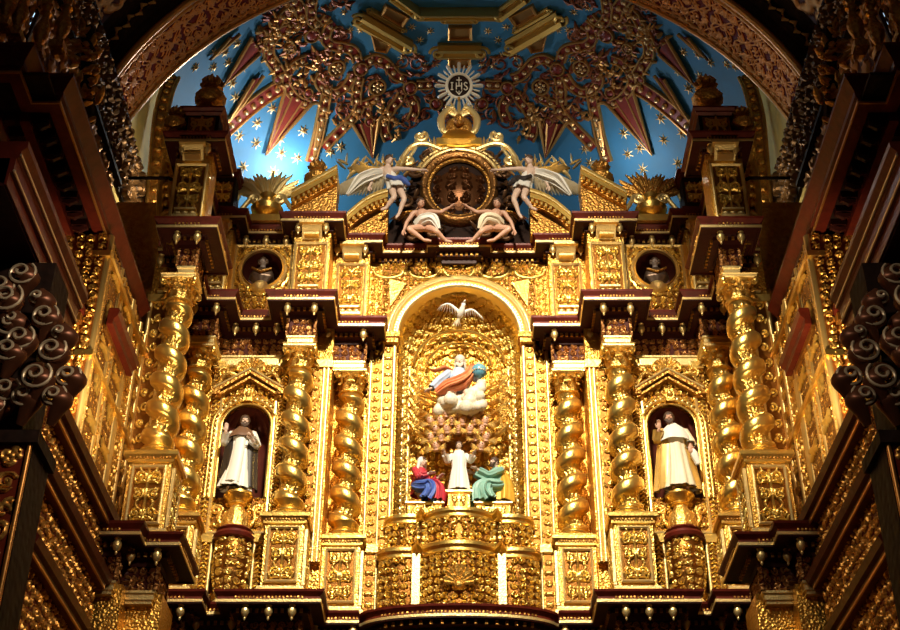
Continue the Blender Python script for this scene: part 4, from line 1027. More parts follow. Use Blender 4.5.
# ---------------------------------------------------------------- seated bearded figure on the cloud with globe
def god():
    O = V3(0,1.25,13.95); PH = 1
    t = thing('bearded_figure_statue', 'seated white-bearded figure statue in pale blue and coral robes on a cloud', 'statue', tuple(O)); s = .95
    j = dict(pelvis=O+V3(.02,.1,.15), chest=O+V3(.0,.05,.52), neck=O+V3(.01,.0,.72), head=O+V3(.02,-.05,.86),
             shl=O+V3(-.2,0,.62), ell=O+V3(-.42,-.08,.36), wrl=O+V3(-.56,-.16,.14), hdl=V3(-1,-.2,-.5), pnl=(0,-.3,-1),
             shr=O+V3(.22,0,.62), elr=O+V3(.36,-.1,.42), wrr=O+V3(.36,-.26,.56), hdr=V3(.2,-.2,1), pnr=(.4,.4,0),
             hpl=O+V3(-.06,0,.12), knl=O+V3(-.2,-.2,.04), anl=O+V3(-.1,-.1,-.2), tol=O+V3(-.12,-.2,-.24), hpr=O+V3(.12,0,.12), knr=O+V3(.16,-.2,.04), anr=O+V3(.12,-.1,-.2), tor=O+V3(.14,-.2,-.24))
    p, B = body(t, j, PALE, s*1.1, .009, f=(-.1,-1,-.3)); hairpiece(t, p, B, .115, GREY, True, True)
    h = MB(); cloth(h, [O+V3(0,.0,.72), O+V3(0,.04,.52), O+V3(.02,.06,.3), O+V3(.02,.06,.08)], [.10,.21,.2,.24], [.09,.15,.15,.18], 6, (.01,.07), seed=41); h.build('tunic', SKYB, t, smooth=60)
    for a in 'lr': sleeve(t, 'sleeve', SKYB, j['sh'+a], j['el'+a], j['wr'+a], .085, .075, 4, .9)
    k = MB(); cloth(k, [O+V3(-.44,-.12,.06), O+V3(-.22,-.2,.16), O+V3(.04,-.22,.26), O+V3(.2,-.16,.46), O+V3(.24,-.02,.68), O+V3(.3,.1,.78)], [.09,.17,.19,.13,.10,.08], [.07,.12,.13,.10,.08,.06], 9, (.2,.26), side=(0,1,0), seed=43); k.build('mantle', CORAL, t, smooth=60)
    for pts, r in (([O+V3(-.1,.1,.72), O+V3(-.28,.08,.78), O+V3(-.48,.05,.70), O+V3(-.58,.05,.74)], [.04,.08,.07,.02]), ([O+V3(.2,.1,.76), O+V3(.36,.08,.78), O+V3(.48,.05,.7)], [.06,.07,.03])):
        m = MB(); m.tube(smooth(pts, 5), np.interp(np.linspace(0,1,(len(pts)-1)*5+1), np.linspace(0,1,len(r)), r), 8, sy=.5); m.build('flying_drapery', CORAL, t)
    g = thing('globe', 'blue globe with grey bands at the hand of the white-bearded figure', 'globe', (.40,1.05,14.48))
    MB().ball((.40,1.05,14.48), .155, 24, 16).build('sphere', GLOBE, g)
    c = MB()
    for k in range(20): a = k*2*PI/20; c.ball((.40+.158*math.cos(a), 1.05+.158*math.sin(a), 14.44), .014, 6, 4)
    c.build('band', GOLDD, g)
    cl = thing('cloud_bank', 'white carved cloud under the white-bearded figure and his globe', 'cloud', (0,1.2,13.6)); tag(cl, kind='thing')
    m = MB(); R = random.Random(3)
    for k in range(46):
        m.ball((R.uniform(-.42,.48), 1.15 + R.uniform(-.12,.25), 13.74 + R.uniform(-.1,.1) + (.28*R.random() if k % 3 == 0 and k > 15 else 0)), R.uniform(.08,.15), 12, 8)
    for k in range(8): m.ball((.28+R.uniform(-.1,.18), 1.05, 14.0+R.uniform(-.12,.2)), .11, 12, 8)
    o = m.build('cloud_mass', CLOUDM, cl, smooth=180); rm = o.modifiers.new('union','REMESH'); rm.mode='VOXEL'; rm.voxel_size=.015; rm.use_smooth_shade=True
god()
# ---------------------------------------------------------------- cherub heads
def make_cherub():
    t = thing('cherub_head', 'winged cherub head', 'cherub', (0,0,0), 'winged cherub heads under the cloud')
    m = MB(); p, B = head_bm(m, (0,0,0), (0,-1,-.2), .082); m.tube([p(0,-.1,-.6), p(0,-.2,-1.3)], [.045,.05], 8)
    o = m.build('face', SKIN, t, smooth=180); rm = o.modifiers.new('union','REMESH'); rm.mode='VOXEL'; rm.voxel_size=.007; rm.use_smooth_shade=True
    hairpiece(t, p, B, .082, GOLDD)
    for s in (-1, 1):
        w = MB()
        for k in range(5):
            a = .5 - k*.32; w.tube([(s*.03,.02,-.08), (s*(.06+.07*math.cos(a)),-.0,-.07+.07*math.sin(a)), (s*(.03+.16*math.cos(a)),-.02,-.07+.15*math.sin(a))], [.015,.028,.006], 6, sy=.5)
        w.build('wing', GOLDP, t)
    return t
ch = make_cherub(); n = 0
rows = [(412,(436,446,457,469,480),'topmost row, touching the cloud'),(420,(431,441,452,463,474,485),'second row from the cloud'),(428,(436,447,458,470,481),'third row from the cloud'),(436,(431,441,476,486),'fourth row from the cloud'),(445,(436,481),'lowest pair, beside the child')]
ordn = ['first','second','third','fourth','fifth','sixth']
for (py, xs, txt) in rows:
    for i, px in enumerate(xs):
        w_ = atY(px, py, 1.42 - .10*math.cos((px-459)/30)*(1 if py < 430 else .2) - .05*(i % 2))
        o = ch if n == 0 else dup(ch, tuple(w_)); n += 1
        o.location = tuple(w_); o.rotation_euler = (-.25, 0, (px-459)*.012); o.scale = (1.2,1.2,1.2)
        o['label'] = 'small winged cherub head under the cloud, %s, %s from the left' % (txt, ordn[i])
cb = thing('cloud_bank', 'brownish gilt clouds between the cherub heads above the child', 'cloud', (0,1.6,12.9)); tag(cb, kind='thing')
m = MB(); R = random.Random(8)
for k in range(60):
    zz = R.uniform(12.75,13.7); hw = .22 + .28*(zz-12.75)/.95 + .1; m.ball((R.uniform(-hw,hw), 1.62+R.uniform(-.05,.1), zz), R.uniform(.06,.12), 10, 7)
o = m.build('cloud_mass', GOLDD, cb, smooth=180); rm = o.modifiers.new('union','REMESH'); rm.mode='VOXEL'; rm.voxel_size=.015; rm.use_smooth_shade=True
# ---------------------------------------------------------------- dove
def feather_wing(mb, root, tip, back, n=9, w=.05, L0=.12, L1=.25, flat_=.25):
    root, tip, back = [np.asarray(k, float) for k in (root, tip, back)]
    mb.tube(smooth([root, root*.55+tip*.45 - back*.12, tip], 5), np.linspace(w*.9, w*.25, 11), 7)
    for k in range(n):
        q = (k+.3)/n; a = root*(1-q)+tip*q - back*.12*math.sin(PI*q); L = L0 + (L1-L0)*math.sin(PI*min(1, .25+q*.6)); d = unit(back + (tip-root)/np.linalg.norm(tip-root)*(q*1.1-.2))
        mb.tube([a, a + d*L*.55, a + d*L], [w*.5, w*.62, w*.12], 6, sy=flat_)
def dove():
    c = atY(461,313,1.15)
    t = thing('dove', 'white carved dove with spread wings under the top of the central arch', 'dove', tuple(c))
    B = basis((.35,-.8,.45))
    m = MB(); m.tube([c+B@V3(0,-.16,0), c+B@V3(0,-.08,0), c, c+B@V3(0,.09,.02), c+B@V3(0,.15,.05), c+B@V3(0,.20,.07)], [.025,.06,.075,.06,.04,.045], 12)
    m.tube([c+B@V3(0,.22,.07), c+B@V3(0,.29,.06)], [.03,.006], 8)
    o = m.build('body', WHITE, t, smooth=180)
    w = MB(); feather_wing(w, c+V3(-.04,0,.03), c+V3(-.42,.02,.20), V3(.25,0,-1), 10, .042, .10, .22); w.build('wing', WHITE, t, smooth=60)
    w = MB(); feather_wing(w, c+V3(.05,0,.02), c+V3(.44,.02,-.10), V3(-.1,0,-1), 10, .042, .08, .16); w.build('wing', WHITE, t, smooth=60)
    w = MB()
    for k in range(5):
        a = -.5 + .25*k; w.tube([c+V3(-.03,.06,-.06), c+V3(-.08+.1*math.sin(a),.10,-.17), c+V3(-.10+.2*math.sin(a),.12,-.25)], [.02,.026,.006], 6, sy=.4)
    w.build('tail', CREAM, t, smooth=60)
dove()
# ---------------------------------------------------------------- busts in the roundels
for S in (-1, 1):
    c = V3(-4.0, .30, 16.42)
    t = thing('bust', 'dark bronze bust with painted face in the round niche above the %s saint' % SAINT[S], 'bust', (c[0],c[1],16.06), 'busts in the roundels', S)
    m = MB(); p, B = head_bm(m, c+V3(.0,-.02,.20), (.1*S,-1,-.25), .095); m.tube([c+V3(0,0,.12), c+V3(0,.02,-.02)], [.055,.07], 10)
    o = m.build('head', mat_bustface, t, S, 180); rm = o.modifiers.new('union','REMESH'); rm.mode='VOXEL'; rm.voxel_size=.008; rm.use_smooth_shade=True
    h = MB(); h.ball(p(0,-.15,.2), 1, 14, 10, M=B @ np.diag([.086,.095,.1]))
    for sg in (-1, 1): h.ball(p(sg*.8,0,.25), .04); h.ball(p(sg*.85,-.1,-.2), .035)
    h.build('hair', mat_bronze, t, S, 60)
    b = MB(); cloth(b, [c+V3(0,0,.04), c+V3(0,0,-.06), c+V3(0,0,-.2), c+V3(0,0,-.34)], [.08,.23,.25,.14], [.08,.14,.16,.1], 5, (.02,.1), seed=5); b.ball(c+V3(0,0,-.12), (.21,.13,.16), 16, 10); b.build('draped_shoulders', mat_bronze, t, S, 60)
    MB().tube([c+V3(-.2,-.14,-.02), c+V3(0,-.19,-.16), c+V3(.2,-.14,-.05)], [.02,.035,.02], 7).build('sash', GOLDD, t, S)
# ---------------------------------------------------------------- crowning cartouche
t = thing('oval_cartouche', 'dark oval cartouche with carved scrolls and crown between the angels above the central arch', 'cartouche', (0,.9,17.5))
cz = 19.05
Rx = np.array(Matrix.Rotation(PI/2,3,'X'))
def oval(prof, name, m, rx=.86, rz=1.04, n=56, wob=None):
    b = MB(); b.lathe(prof, (0,0,0), n, cap=False, wob=wob, M=Rx)
    b.xf(np.diag([rx,1,rz]), (0,.9,cz)); return b.build(name, m, t, smooth=50)
oval([(.80,0),(.80,.16),(.86,.2),(.92,.2),(.97,.14),(1.0,.04),(1.0,-.2)], 'frame', mat('tarnished_frame', (.30,.14,.04), .4, .8, bump=('v',24,.6,.02)))
oval([(.72,.05),(.74,.1),(.79,.1),(.8,.02)], 'inner_frame', GOLDD)
f = hf_field(1.4,1.6,.3,91,.018); w_, h_ = 1.32, 1.44
MB().relief(f, lambda u, v, d: np.stack([(u-.5)*w_, 1.0 - d*1.3 - .25*np.clip(1-((u-.5)**2+(v-.5)**2)*4,0,1), cz+(v-.5)*h_], -1), .07, lambda u, v: ((u-.5)**2+(v-.5)**2) < .245).build('carved_boss', mat('bronzed_carving', (.15,.06,.022), .35, .75, bump=('n',30,.3,.02)), t)
MB().poly([(x,1.0,z) for x, z in ((-1.5,17.5),(1.5,17.5),(1.55,18.0),(1.2,18.6),(1.05,19.4),(.7,19.95),(0,20.15),(-.7,19.95),(-1.05,19.4),(-1.2,18.6),(-1.55,18.0))][::-1], (0,-.1,0)).build('back_board', BLACK, t)
DBL = mat('dark_bronze_leaf', (.13,.065,.03), .38, .7, bump=('n',30,.3,.02))
for sg in (-1, 1):
    sc = MB()
    for (x, z, R_, a0, d) in ((1.08,18.1,.24,0,1),(1.15,18.65,.2,1,-1),(.98,19.5,.22,2,1),(.66,19.92,.18,0,-1),(.55,17.85,.2,PI,1),(.95,17.75,.18,0,-1)):
        sc.tube(spiral3((sg*x,.78,z),(sg,0,0),ZU,R_,1.5,a0,d), .05, 7)
    R = random.Random(5)
    for k in range(70):
        q = R.uniform(-1.3,2.0); r = R.uniform(1.02,1.5); x, z = sg*r*.85*math.cos(q), cz + r*.9*math.sin(q)
        if z > 20.1: continue
        an = R.uniform(0,6.28); dv = V3(math.cos(an),-.4,math.sin(an)); sc.tube([(x,.85,z), V3(x,.8,z)+dv*.1, V3(x,.8,z)+dv*.24], [.03,.055,.01], 6, sy=.5)
    sc.build('leaf_scrolls', DBL, t)
ar = MB()
for (r0, rad) in ((1.08,.05),(1.18,.035)):
    ar.tube([(r0*.85*math.cos(a),.75,cz+r0*.95*math.sin(a)) for a in np.linspace(.35,PI-.35,30)], rad, 8)
ar.build('top_arch', GOLDP, t)
for sg in (-1, 1):
    m = MB(); m.tube(np.concatenate([smooth([(sg*.38,.72,20.05),(sg*.75,.7,20.2),(sg*1.05,.7,20.12),(sg*1.25,.7,19.8)],6), spiral3((sg*1.12,.7,19.72),(sg,0,0),ZU,.14,1.2,0,-1)]), .06, 8)
    m.tube(np.concatenate([spiral3((sg*.86,.7,20.42),(sg,0,0),ZU,.16,1.3,2.2,1)[::-1], smooth([(sg*.95,.7,20.3),(sg*1.0,.7,20.0),(sg*1.3,.7,19.5)],5)]), .045, 8)
    for k in range(5): a = 2.2-k*.32; m.tube([(sg*.55,.74,20.0),(sg*(.55+.24*math.cos(a)),.7,20.0+.3*math.sin(a)),(sg*(.55+.36*math.cos(a)),.68,20.0+.4*math.sin(a))],[.02,.06,.015],6,sy=.5)
    m.build('cresting_scroll', GOLDP, t)
# shield with crown
t = thing('crowned_shield', 'small gilt shield with tall curled horns on top of the dark cartouche', 'shield', (0,.8,20.2))
MB().lathe([(.02,.1),(.22,.06),(.3,0),(.3,-.1)], (0,.75,20.72), 24, M=Rx@np.diag([1,1.25,1]) , cap=False).build('boss', GOLDD, t)
for sg in (-1, 1):
    MB().tube(smooth([(sg*.06,.62,20.35),(sg*.34,.62,20.5),(sg*.40,.6,20.85),(sg*.26,.6,21.12),(sg*.12,.6,21.2)],6), np.concatenate([np.linspace(.05,.09,12),np.linspace(.09,.05,13)]), 8).build('horn', GOLDP, t)
m = MB(); head_bm(m, (0,.55,20.78), (0,-1,-.3), .14); m.build('mask', GOLDD, t, smooth=180)
MB().b2((-.5,.6,20.12),(.5,.95,20.3)).lathe([(.32,20.28),(.42,20.32),(.36,20.38)], (0,.75,0), 20).build('base', GOLD, t)
m = MB()
for k in range(7): a = PI*k/6; m.tube([(0,.65,20.95),(.3*math.cos(a),.62,21.1+.16*math.sin(a)),(.36*math.cos(a),.6,21.15+.25*math.sin(a))],[.03,.05,.01],6)
m.build('crown_leaves', GOLDP, t)
# sunburst
t = thing('sunburst_monogram', 'round sunburst disc with white rays and the letters IHS under a cross', 'emblem', (0,.7,21.3))
sc0 = atY(458.5, 86, .7); sx_, sz_ = sc0[0], sc0[2]
tilt = np.array(Matrix.Rotation(.5,3,'X')); 
SIL = mat('silver_rays', (.86,.80,.68), .4, .1)
def sb(m, name, mm, **k): m.xf(tilt, (0,.7,sz_)); return m.build(name, mm, t, **k)
for k in range(24):
    a = k*2*PI/24; L = .56 if k % 2 == 0 else .50; w = .085 if k % 2 == 0 else .042
    m = MB(); m.tube([(r*math.cos(a), -.01, r*math.sin(a)) for r in (.28,.36,L-.08,L-.02,L)], [w*.55,w*.75,w*1.05,w*.9,w*.3], 8, sy=.5); sb(m, 'ray', SIL)
m = MB(); m.lathe([(.25,-.03),(.25,.04),(.28,.06),(.31,.05),(.32,.0),(.32,-.03)], n=48, M=Rx, cap=False); sb(m, 'ring', SIL)
m = MB(); m.lathe([(.0,.01),(.26,.01)], n=48, M=Rx, cap=False); m.lathe([(.26,.01),(.26,-.02),(.001,-.02)], n=48, M=Rx, cap=False); sb(m, 'dark_disc', BLACK)
def bar(m, x0, z0, x1, z1, w=.014): m.tube([(x0,-.03,z0),(x1,-.03,z1)], w, 6)
m = MB(); bar(m,-.16,-.09,-.16,.07); bar(m,-.19,.07,-.13,.07); bar(m,-.19,-.09,-.13,-.09); sb(m, 'letter_I', SIL)
m = MB(); bar(m,-.06,-.09,-.06,.07); bar(m,.06,-.09,.06,.07); bar(m,-.06,-.01,.06,-.01); sb(m, 'letter_H', SIL)
m = MB(); m.tube([(x,-.03,z) for x, z in smooth([(.19,.05),(.155,.075),(.12,.05),(.13,.01),(.18,-.03),(.19,-.07),(.15,-.1),(.11,-.07)],4)], .014, 6); sb(m, 'letter_S', SIL)
m = MB(); bar(m,0,-.01,0,.2); bar(m,-.06,.13,.06,.13); sb(m, 'cross', SIL)
m = MB()
for k in (-1,0,1): bar(m, 0, -.21, k*.07, -.12, .01)
sb(m, 'three_nails', SIL)
MB().tube([(0,.74,20.9),(0,.76,sz_-.3)], .03, 8).build('stem', GOLDD, t)
# ---------------------------------------------------------------- angels of the crest
def angel(S, kind):
    Y = .30 if kind == 'fly' else .35
    def q(px, py, dy=0): return atY(px, py, Y + dy)
    if kind == 'fly':
        j = dict(head=q(389,160,-.05), neck=q(388,166), chest=q(388,172), pelvis=q(394,184), shl=q(382,169), ell=q(374,176), wrl=q(370,186), shr=q(396,169,-.1), elr=q(408,169,-.15), wrr=q(421,170,-.1),
                 hpl=q(391,186), knl=q(394,197,-.2), anl=q(386,208,-.1), tol=q(381,210,-.15), hpr=q(398,185), knr=q(404,199,-.1), anr=q(399,214), tor=q(396,218,-.08)); s = 1.0; f = (.7,-.7,-.2)
        lab = 'flying angel with pale wings and %s sash reaching to the dark cartouche, %s side' % ('blue' if S < 0 else 'dark', SIDE[S])
    else:
        j = dict(head=q(421,203,-.12), neck=q(421,209), chest=q(422,214), pelvis=q(424,227), shl=q(414,213), ell=q(407,222), wrl=q(404,230), shr=q(431,212,-.05), elr=q(441,212,-.12), wrr=q(450,207,-.1),
                 hpl=q(420,228,-.08), knl=q(409,229,-.32), anl=q(424,240,-.2), tol=q(431,241,-.26), hpr=q(428,228,-.08), knr=q(436,231,-.35), anr=q(446,241,-.2), tor=q(452,242,-.26)); s = .98; f = (.3,-.9,-.2)
        lab = 'half-nude seated angel with %s at the foot of the dark cartouche, %s side' % ('white drapery' if S < 0 else 'bare legs', SIDE[S])
    if S > 0: j = {k: v*np.array([-1,1,1]) for k, v in j.items()}; f = (-f[0], f[1], f[2])
    if S > 0:
        for a in ('sh','el','wr','hp','kn','an','to'): j[a+'l'], j[a+'r'] = j[a+'r'], j[a+'l']
    b = j['pelvis']; X = -S   # X points towards the middle
    t = thing('angel_statue', lab, 'angel', tuple(b), 'angels round the cartouche')
    sk = PALE if kind == 'fly' else SKIN
    p, B = body(t, j, sk, s, .009, f=f); hairpiece(t, p, B, .105*s, HAIR)
    kin, kout = ('l','r') if S < 0 else ('r','l')
    if kind == 'fly':
        m = MB(); cloth(m, [j['chest']+V3(0,0,.04), (j['chest']+j['pelvis'])/2, j['pelvis'], j['pelvis']*.5+(j['knl']+j['knr'])*.25], [.12,.14,.17,.2], [.1,.12,.15,.17], 6, (.02,.14), seed=3); m.build('tunic', WHITE, t, smooth=60)
        m = MB(); c0 = j['pelvis']; m.tube(smooth([c0+V3(-X*.14,-.14,.1), c0+V3(0,-.2,.0), c0+V3(X*.16,-.1,.06), c0+V3(X*.34,.0,-.04)],5), [.05]*8+[.07]*5+[.05]*2+[.02], 8); m.build('sash', BLUE if S < 0 else CAPE, t)
        a = j['chest']
        for (tip, back, n, L0, L1, mt) in ((V3(-X*.95,.12,-.25), V3(-X*.35,0,-1), 11, .3, .55, WINGM), (V3(-X*.6,.2,.28), V3(-X*1,.0,-.3), 9, .2, .4, GOLDP)):
            w = MB(); feather_wing(w, a+V3(-X*.06,.12,0), a+tip, back, n+7, .2, L0, L1*1.15, .3); w.build('wing', mt, t, smooth=60)
        m = MB(); cloth(m, [a+V3(-X*.08,.06,.02), a+V3(-X*.3,.02,-.12), a+V3(-X*.58,.0,-.3), a+V3(-X*.85,.02,-.62)], [.1,.2,.2,.03], [.08,.12,.11,.03], 9, (.2,.4), side=(0,1,0), seed=12); m.build('flowing_cloak', WHITE, t, smooth=60)
        w = MB(); R = random.Random(2)
        for k in range(46):
            c1 = a + V3(-X*R.uniform(-.35,.95),.25,R.uniform(.0,.45)); an = R.uniform(.3,2.8); d = V3(math.cos(an)*-X,-.2,math.sin(an)); w.tube([c1, c1+d*.14, c1+d*.28], [.03,.055,.01], 6, sy=.5)
        w.build('leaf_spray', GOLDP, t, smooth=60)
    else:
        m = MB(); c0 = j['pelvis']
        cloth(m, [c0+V3(-X*.12,-.02,.04), c0+V3(X*.02,-.16,.06), c0+V3(X*.2,-.26,.0), c0+V3(X*.32,-.22,-.22)], [.13,.15,.12,.03], [.11,.12,.10,.03], 8, (.12,.26), side=(0,1,0), seed=9); m.build('loincloth', WHITE if S < 0 else CREAM, t, smooth=60)
        w = MB(); feather_wing(w, j['chest']+V3(-X*.05,.12,0), j['chest']+V3(-X*.5,.15,.12), V3(-X*.3,0,-1), 9, .06, .2, .35); w.build('wing', GOLDD, t, smooth=60)
for S in (-1, 1): angel(S, 'fly'); angel(S, 'sit')
# ================================================================ vault over the altarpiece
DC, DR = np.array([0,1.5,18.3]), 8.1
def hit(px, py, lift=0.0):
    d = ray(px, py); o = CAM - DC; r = DR - lift
    a = d@d; b = 2*o@d; c = o@o - r*r
    t = (-b + math.sqrt(max(b*b - 4*a*c, 0)))/(2*a)
    return CAM + d*t
def nin(p): return unit(DC - p)
VBLUE = mat('blue_vault_paint', (.030,.17,.31), .65, 0, noise=(2.2,(.04,.14,.22),.7), bump=('n',8,.15,.02))
u = np.linspace(0, 2*PI, 97)[:-1]; v = np.linspace(-.35, PI/2-.002, 40)
P = np.stack([DR*np.cos(v)[:,None]*np.cos(u), DR*np.cos(v)[:,None]*np.sin(u), DR*np.sin(v)[:,None]*np.ones(96)], -1) + DC
P = P[:, ::-1]
mk = np.ones((39, 96), bool); cy = P[:-1,:,1]; mk &= ~((cy < -1.3))
tag(MB().grid(P, cu=True, mask=mk).build('ceiling', VBLUE, smooth=180), kind='structure')
VRED = mat('red_vault_band', (.24,.024,.012), .4, .1, noise=(10,(.14,.014,.009),.6))
VGOLD = mat('vault_gilding', (.60,.29,.08), .36, .75, bump=('n',26,.3,.01))
VBEAD = mat('pale_gilt_beads', (.80,.50,.22), .3, .8)
VSCR = mat('dull_red_gilt_scrollwork', (.20,.035,.016), .42, .35, noise=(3,(.36,.13,.035),.8))
VSTAR = mat('gilt_star', (.78,.52,.22), .4, .6)
def ribbon(mb, pts, prof, closed=False):
    # pts on the dome; prof = [(side, lift)]
    pts = np.array(pts); T = np.gradient(pts, axis=0)
    if closed: T[0] = pts[1]-pts[-2]; T[-1] = T[0]
    P = np.zeros((len(prof), len(pts), 3))
    for i, p in enumerate(pts):
        n = nin(p); s = unit(np.cross(T[i], n))
        for k, (a, h) in enumerate(prof): P[k, i] = p + s*a + n*h
    mb.grid(P); return mb
def dpath(pp, k=6): return np.array([hit(*q) for q in smooth([(x, y) for x, y in pp], k)])
def mir(pp): return [(2*AX - x, y) for x, y in pp]
def strap(S, pp, w, label, beads=True, group='beaded red straps on the vault'):
    pp = pp if S < 0 else mir(pp); pts = dpath(pp)
    t = thing('vault_strap', label, 'vault strap', tuple(pts[len(pts)//2]), group)
    ribbon(MB(), pts, [(-w,0),(-w,.05),(w,.05),(w,0)]).build('red_band', VRED, t)
    for sg in (-1, 1):
        ribbon(MB(), pts, [(sg*w-.035,0),(sg*w-.035,.07),(sg*w-.015,.10),(sg*w+.015,.10),(sg*w+.035,.07),(sg*w+.035,0)]).build('gilt_rail', VGOLD, t)
    if beads:
        L = np.concatenate([[0], np.cumsum(np.linalg.norm(np.diff(pts, axis=0), axis=1))]); n = max(2, int(L[-1]/.26)); m = MB()
        for k in range(n):
            q = L[-1]*(k+.5)/n; c = np.array([np.interp(q, L, pts[:, i]) for i in range(3)]); m.ball(c + nin(c)*.08, min(w*.62,.085), 8, 6)
        m.build('bead_row', VBEAD, t)
def spike(S, tip, a, b, label, lobes=0.0, rails=2):
    q = (lambda p: p) if S < 0 else (lambda p: (2*AX - p[0], p[1]))
    tip, a, b = [np.array(q(p), float) for p in (tip, a, b)]
    t = thing('vault_spike', label, 'vault spike', tuple(hit(*((a+b)/2))), 'red and gilt sun spikes on the vault')
    n, m = 14, 9; P = np.zeros((n, m, 3))
    for i in range(n):
        k = i/(n-1); A, B_ = tip + (a-tip)*k, tip + (b-tip)*k
        for jx in range(m):
            s = jx/(m-1); c = hit(*(A*(1-s)+B_*s)); P[i, jx] = c + nin(c)*(.03 + .08*math.sin(PI*s))
    MB().grid(P).grid(P[:, ::-1] + 0).build('red_field', VRED, t)
    for (f, r) in ((0,.05),(1,.05),(.3,.03),(.7,.03))[:rails*2]:
        c = a*(1-f) + b*f; pts = [hit(*(tip + (c-tip)*k)) for k in np.linspace(0.0 if f in (0,1) else .12, 1, 12)]
        if lobes and f in (0, 1):
            o = b if f == 0 else a; w = (c - o); L = np.linalg.norm(w); w /= L
            up = (c - tip)/np.linalg.norm(c - tip)
            for k in range(1, 8):
                an = k/7*PI; pts.append(hit(*(c + w*lobes*(1-math.cos(an))*.5*1.0 + up*lobes*.6*math.sin(an))))
        pts = np.array([p + nin(p)*.09 for p in pts])
        MB().tube(pts, np.concatenate([np.linspace(.012, r, len(pts)//2), np.full(len(pts)-len(pts)//2, r)]), 7).build('gilt_edge', VGOLD, t)
def boss(S, px, py, r, label, red=True):
    c = hit(px if S < 0 else 2*AX-px, py); n = nin(c); M = np.array(Vector(n).to_track_quat('Z','Y').to_matrix())
    t = thing('vault_boss', label, 'vault boss', tuple(c), 'round bosses on the vault')
    MB().lathe([(r*1.0,0),(r*1.05,.08),(r*.95,.12),(r*.82,.12),(r*.74,.06)], c, 24, M=M, cap=False).build('ring', VGOLD, t)
    if red: MB().lathe([(r*.76,.05),(r*.6,.09),(r*.3,.12),(.01,.125)], c, 20, M=M, cap=False).build('red_disc', VRED, t)
    else:
        m = MB()
        MB().lathe([(r*.76,.03),(.01,.035)], c, 20, M=M, cap=False).build('red_disc', VRED, t)
        for k in range(6): m.ball(c + M@V3(r*.45*math.cos(k*PI/3), r*.45*math.sin(k*PI/3), .09), r*.2, 8, 6)
        m.ball(c + n*.1, r*.22, 8, 6); m.build('berry_cluster', VBEAD, t)
for S in (-1, 1):
    s_ = SIDE[S] + ' of the sunburst'; q = SIDE[S]
    st = [([(310,162),(317,138),(321,118),(325,98),(326,84)], .13, 'steep beaded red strap beside the pediment urn, %s' % s_),
          ([(323,148),(333,137),(345,125),(356,113),(360,104)], .12, 'slanting beaded red strap above the flying angel, %s' % s_),
          ([(356,104),(356,94),(357,84),(359,76)], .12, 'short upright beaded strap hanging from a red boss, %s' % s_),
          ([(353,74),(345,86),(334,92),(323,88),(318,80),(321,73)], .11, 'hooked beaded strap under the berry boss, %s' % s_),
          ([(365,62),(374,58),(384,61),(391,69),(397,75),(406,78)], .12, 'curled beaded strap running to the inner red boss, %s' % s_),
          ([(357,60),(353,50),(342,46),(331,44),(325,38),(327,28),(334,22)], .12, 'S-shaped beaded strap under the coffered step, %s' % s_),
          ([(318,26),(311,18),(310,8),(312,-4)], .12, 'beaded strap rising to the upper edge of the picture, %s' % s_),
          ([(313,24),(322,20),(327,14)], .09, 'little beaded strap stub by the outer red boss, %s' % s_),
          ([(416,84),(425,84),(433,83)], .12, 'short level beaded strap touching the sunburst, %s' % s_),
          ([(308,104),(298,100),(290,92),(285,82),(288,70),(296,62),(306,58)], .11, 'looping beaded strap above the forked spike, %s' % s_),
          ([(226,128),(246,110),(264,96),(280,86)], .20, 'broad slanting beaded strap ending in a sharp tip, %s' % s_),
          ([(282,78),(275,66),(268,54),(270,40),(280,30),(292,28)], .14, 'outer beaded strap coiling along the arch, %s' % s_),
          ([(292,28),(300,18),(298,6),(290,-3)], .14, 'outermost beaded strap leaving the top of the picture, %s' % s_),
          ([(262,52),(268,38),(276,24),(284,12),(296,4)], .12, 'beaded strap hugging the inner edge of the front arch, %s' % s_),
          ([(392,108),(385,118),(384,130),(388,140)], .11, 'drooping beaded strap over the %s arm of the cartouche' % q),
          ([(402,92),(398,100),(391,108)], .11, 'short beaded strap below the inner red boss, %s' % s_),
          ([(410,96),(415,108),(411,120)], .11, 'small beaded strap beside the crowned shield, %s' % s_),
          ([(361,104),(372,100),(381,94)], .10, 'beaded strap linking two bosses above the angel, %s' % s_)]
    for pp, w, l in st: strap(S, pp, w, l)
    spike(S, (264,155), (283,91), (309,104), 'forked red and gilt spike pointing down between stars, %s' % s_, 9, 2)
    spike(S, (222,84), (250,36), (258,52), 'flat red spike near the front arch, %s' % s_, 0, 1)
    spike(S, (208,59), (228,36), (238,32), 'small red spike at the rim of the front arch, %s' % s_, 0, 1)
    spike(S, (222,128), (252,78), (262,74), 'long narrow red spike behind the highest urn, %s' % s_, 0, 1)
    spike(S, (372,158), (352,124), (378,120), 'lobed red and gilt spike just above the flying angel, %s' % s_, 7, 2)
    spike(S, (311,164), (318,120), (322,120), 'thin gilt tip behind the pediment urn, %s' % s_, 0, 1)
    for (x, y, r, l, rd) in ((360,68,.20,'large red boss at the crossing of straps, %s',1),(336,67,.24,'berry-filled ring boss outside the large red boss, %s',0),(377,86,.24,'berry-filled ring boss below the large red boss, %s',0),
            (410,87,.20,'inner red boss nearest the sunburst, %s',1),(311,34,.22,'outer red boss high on the vault, %s',1),(307,92,.14,'small pink-centred ring boss above the forked spike, %s',1),(369,121,.14,'small ring boss above the flying angel, %s',1),
            (436,103,.18,'red boss half hidden by the crowned shield, %s',1),(289,47,.16,'small berry ring boss in the outer straps, %s',0),(276,78,.13,'tiny ring boss at the root of the broad strap, %s',1)):
        boss(S, x, y, r, l % s_, rd)
    # loose leaf clusters between the straps
    R = random.Random(6)
    m = MB()
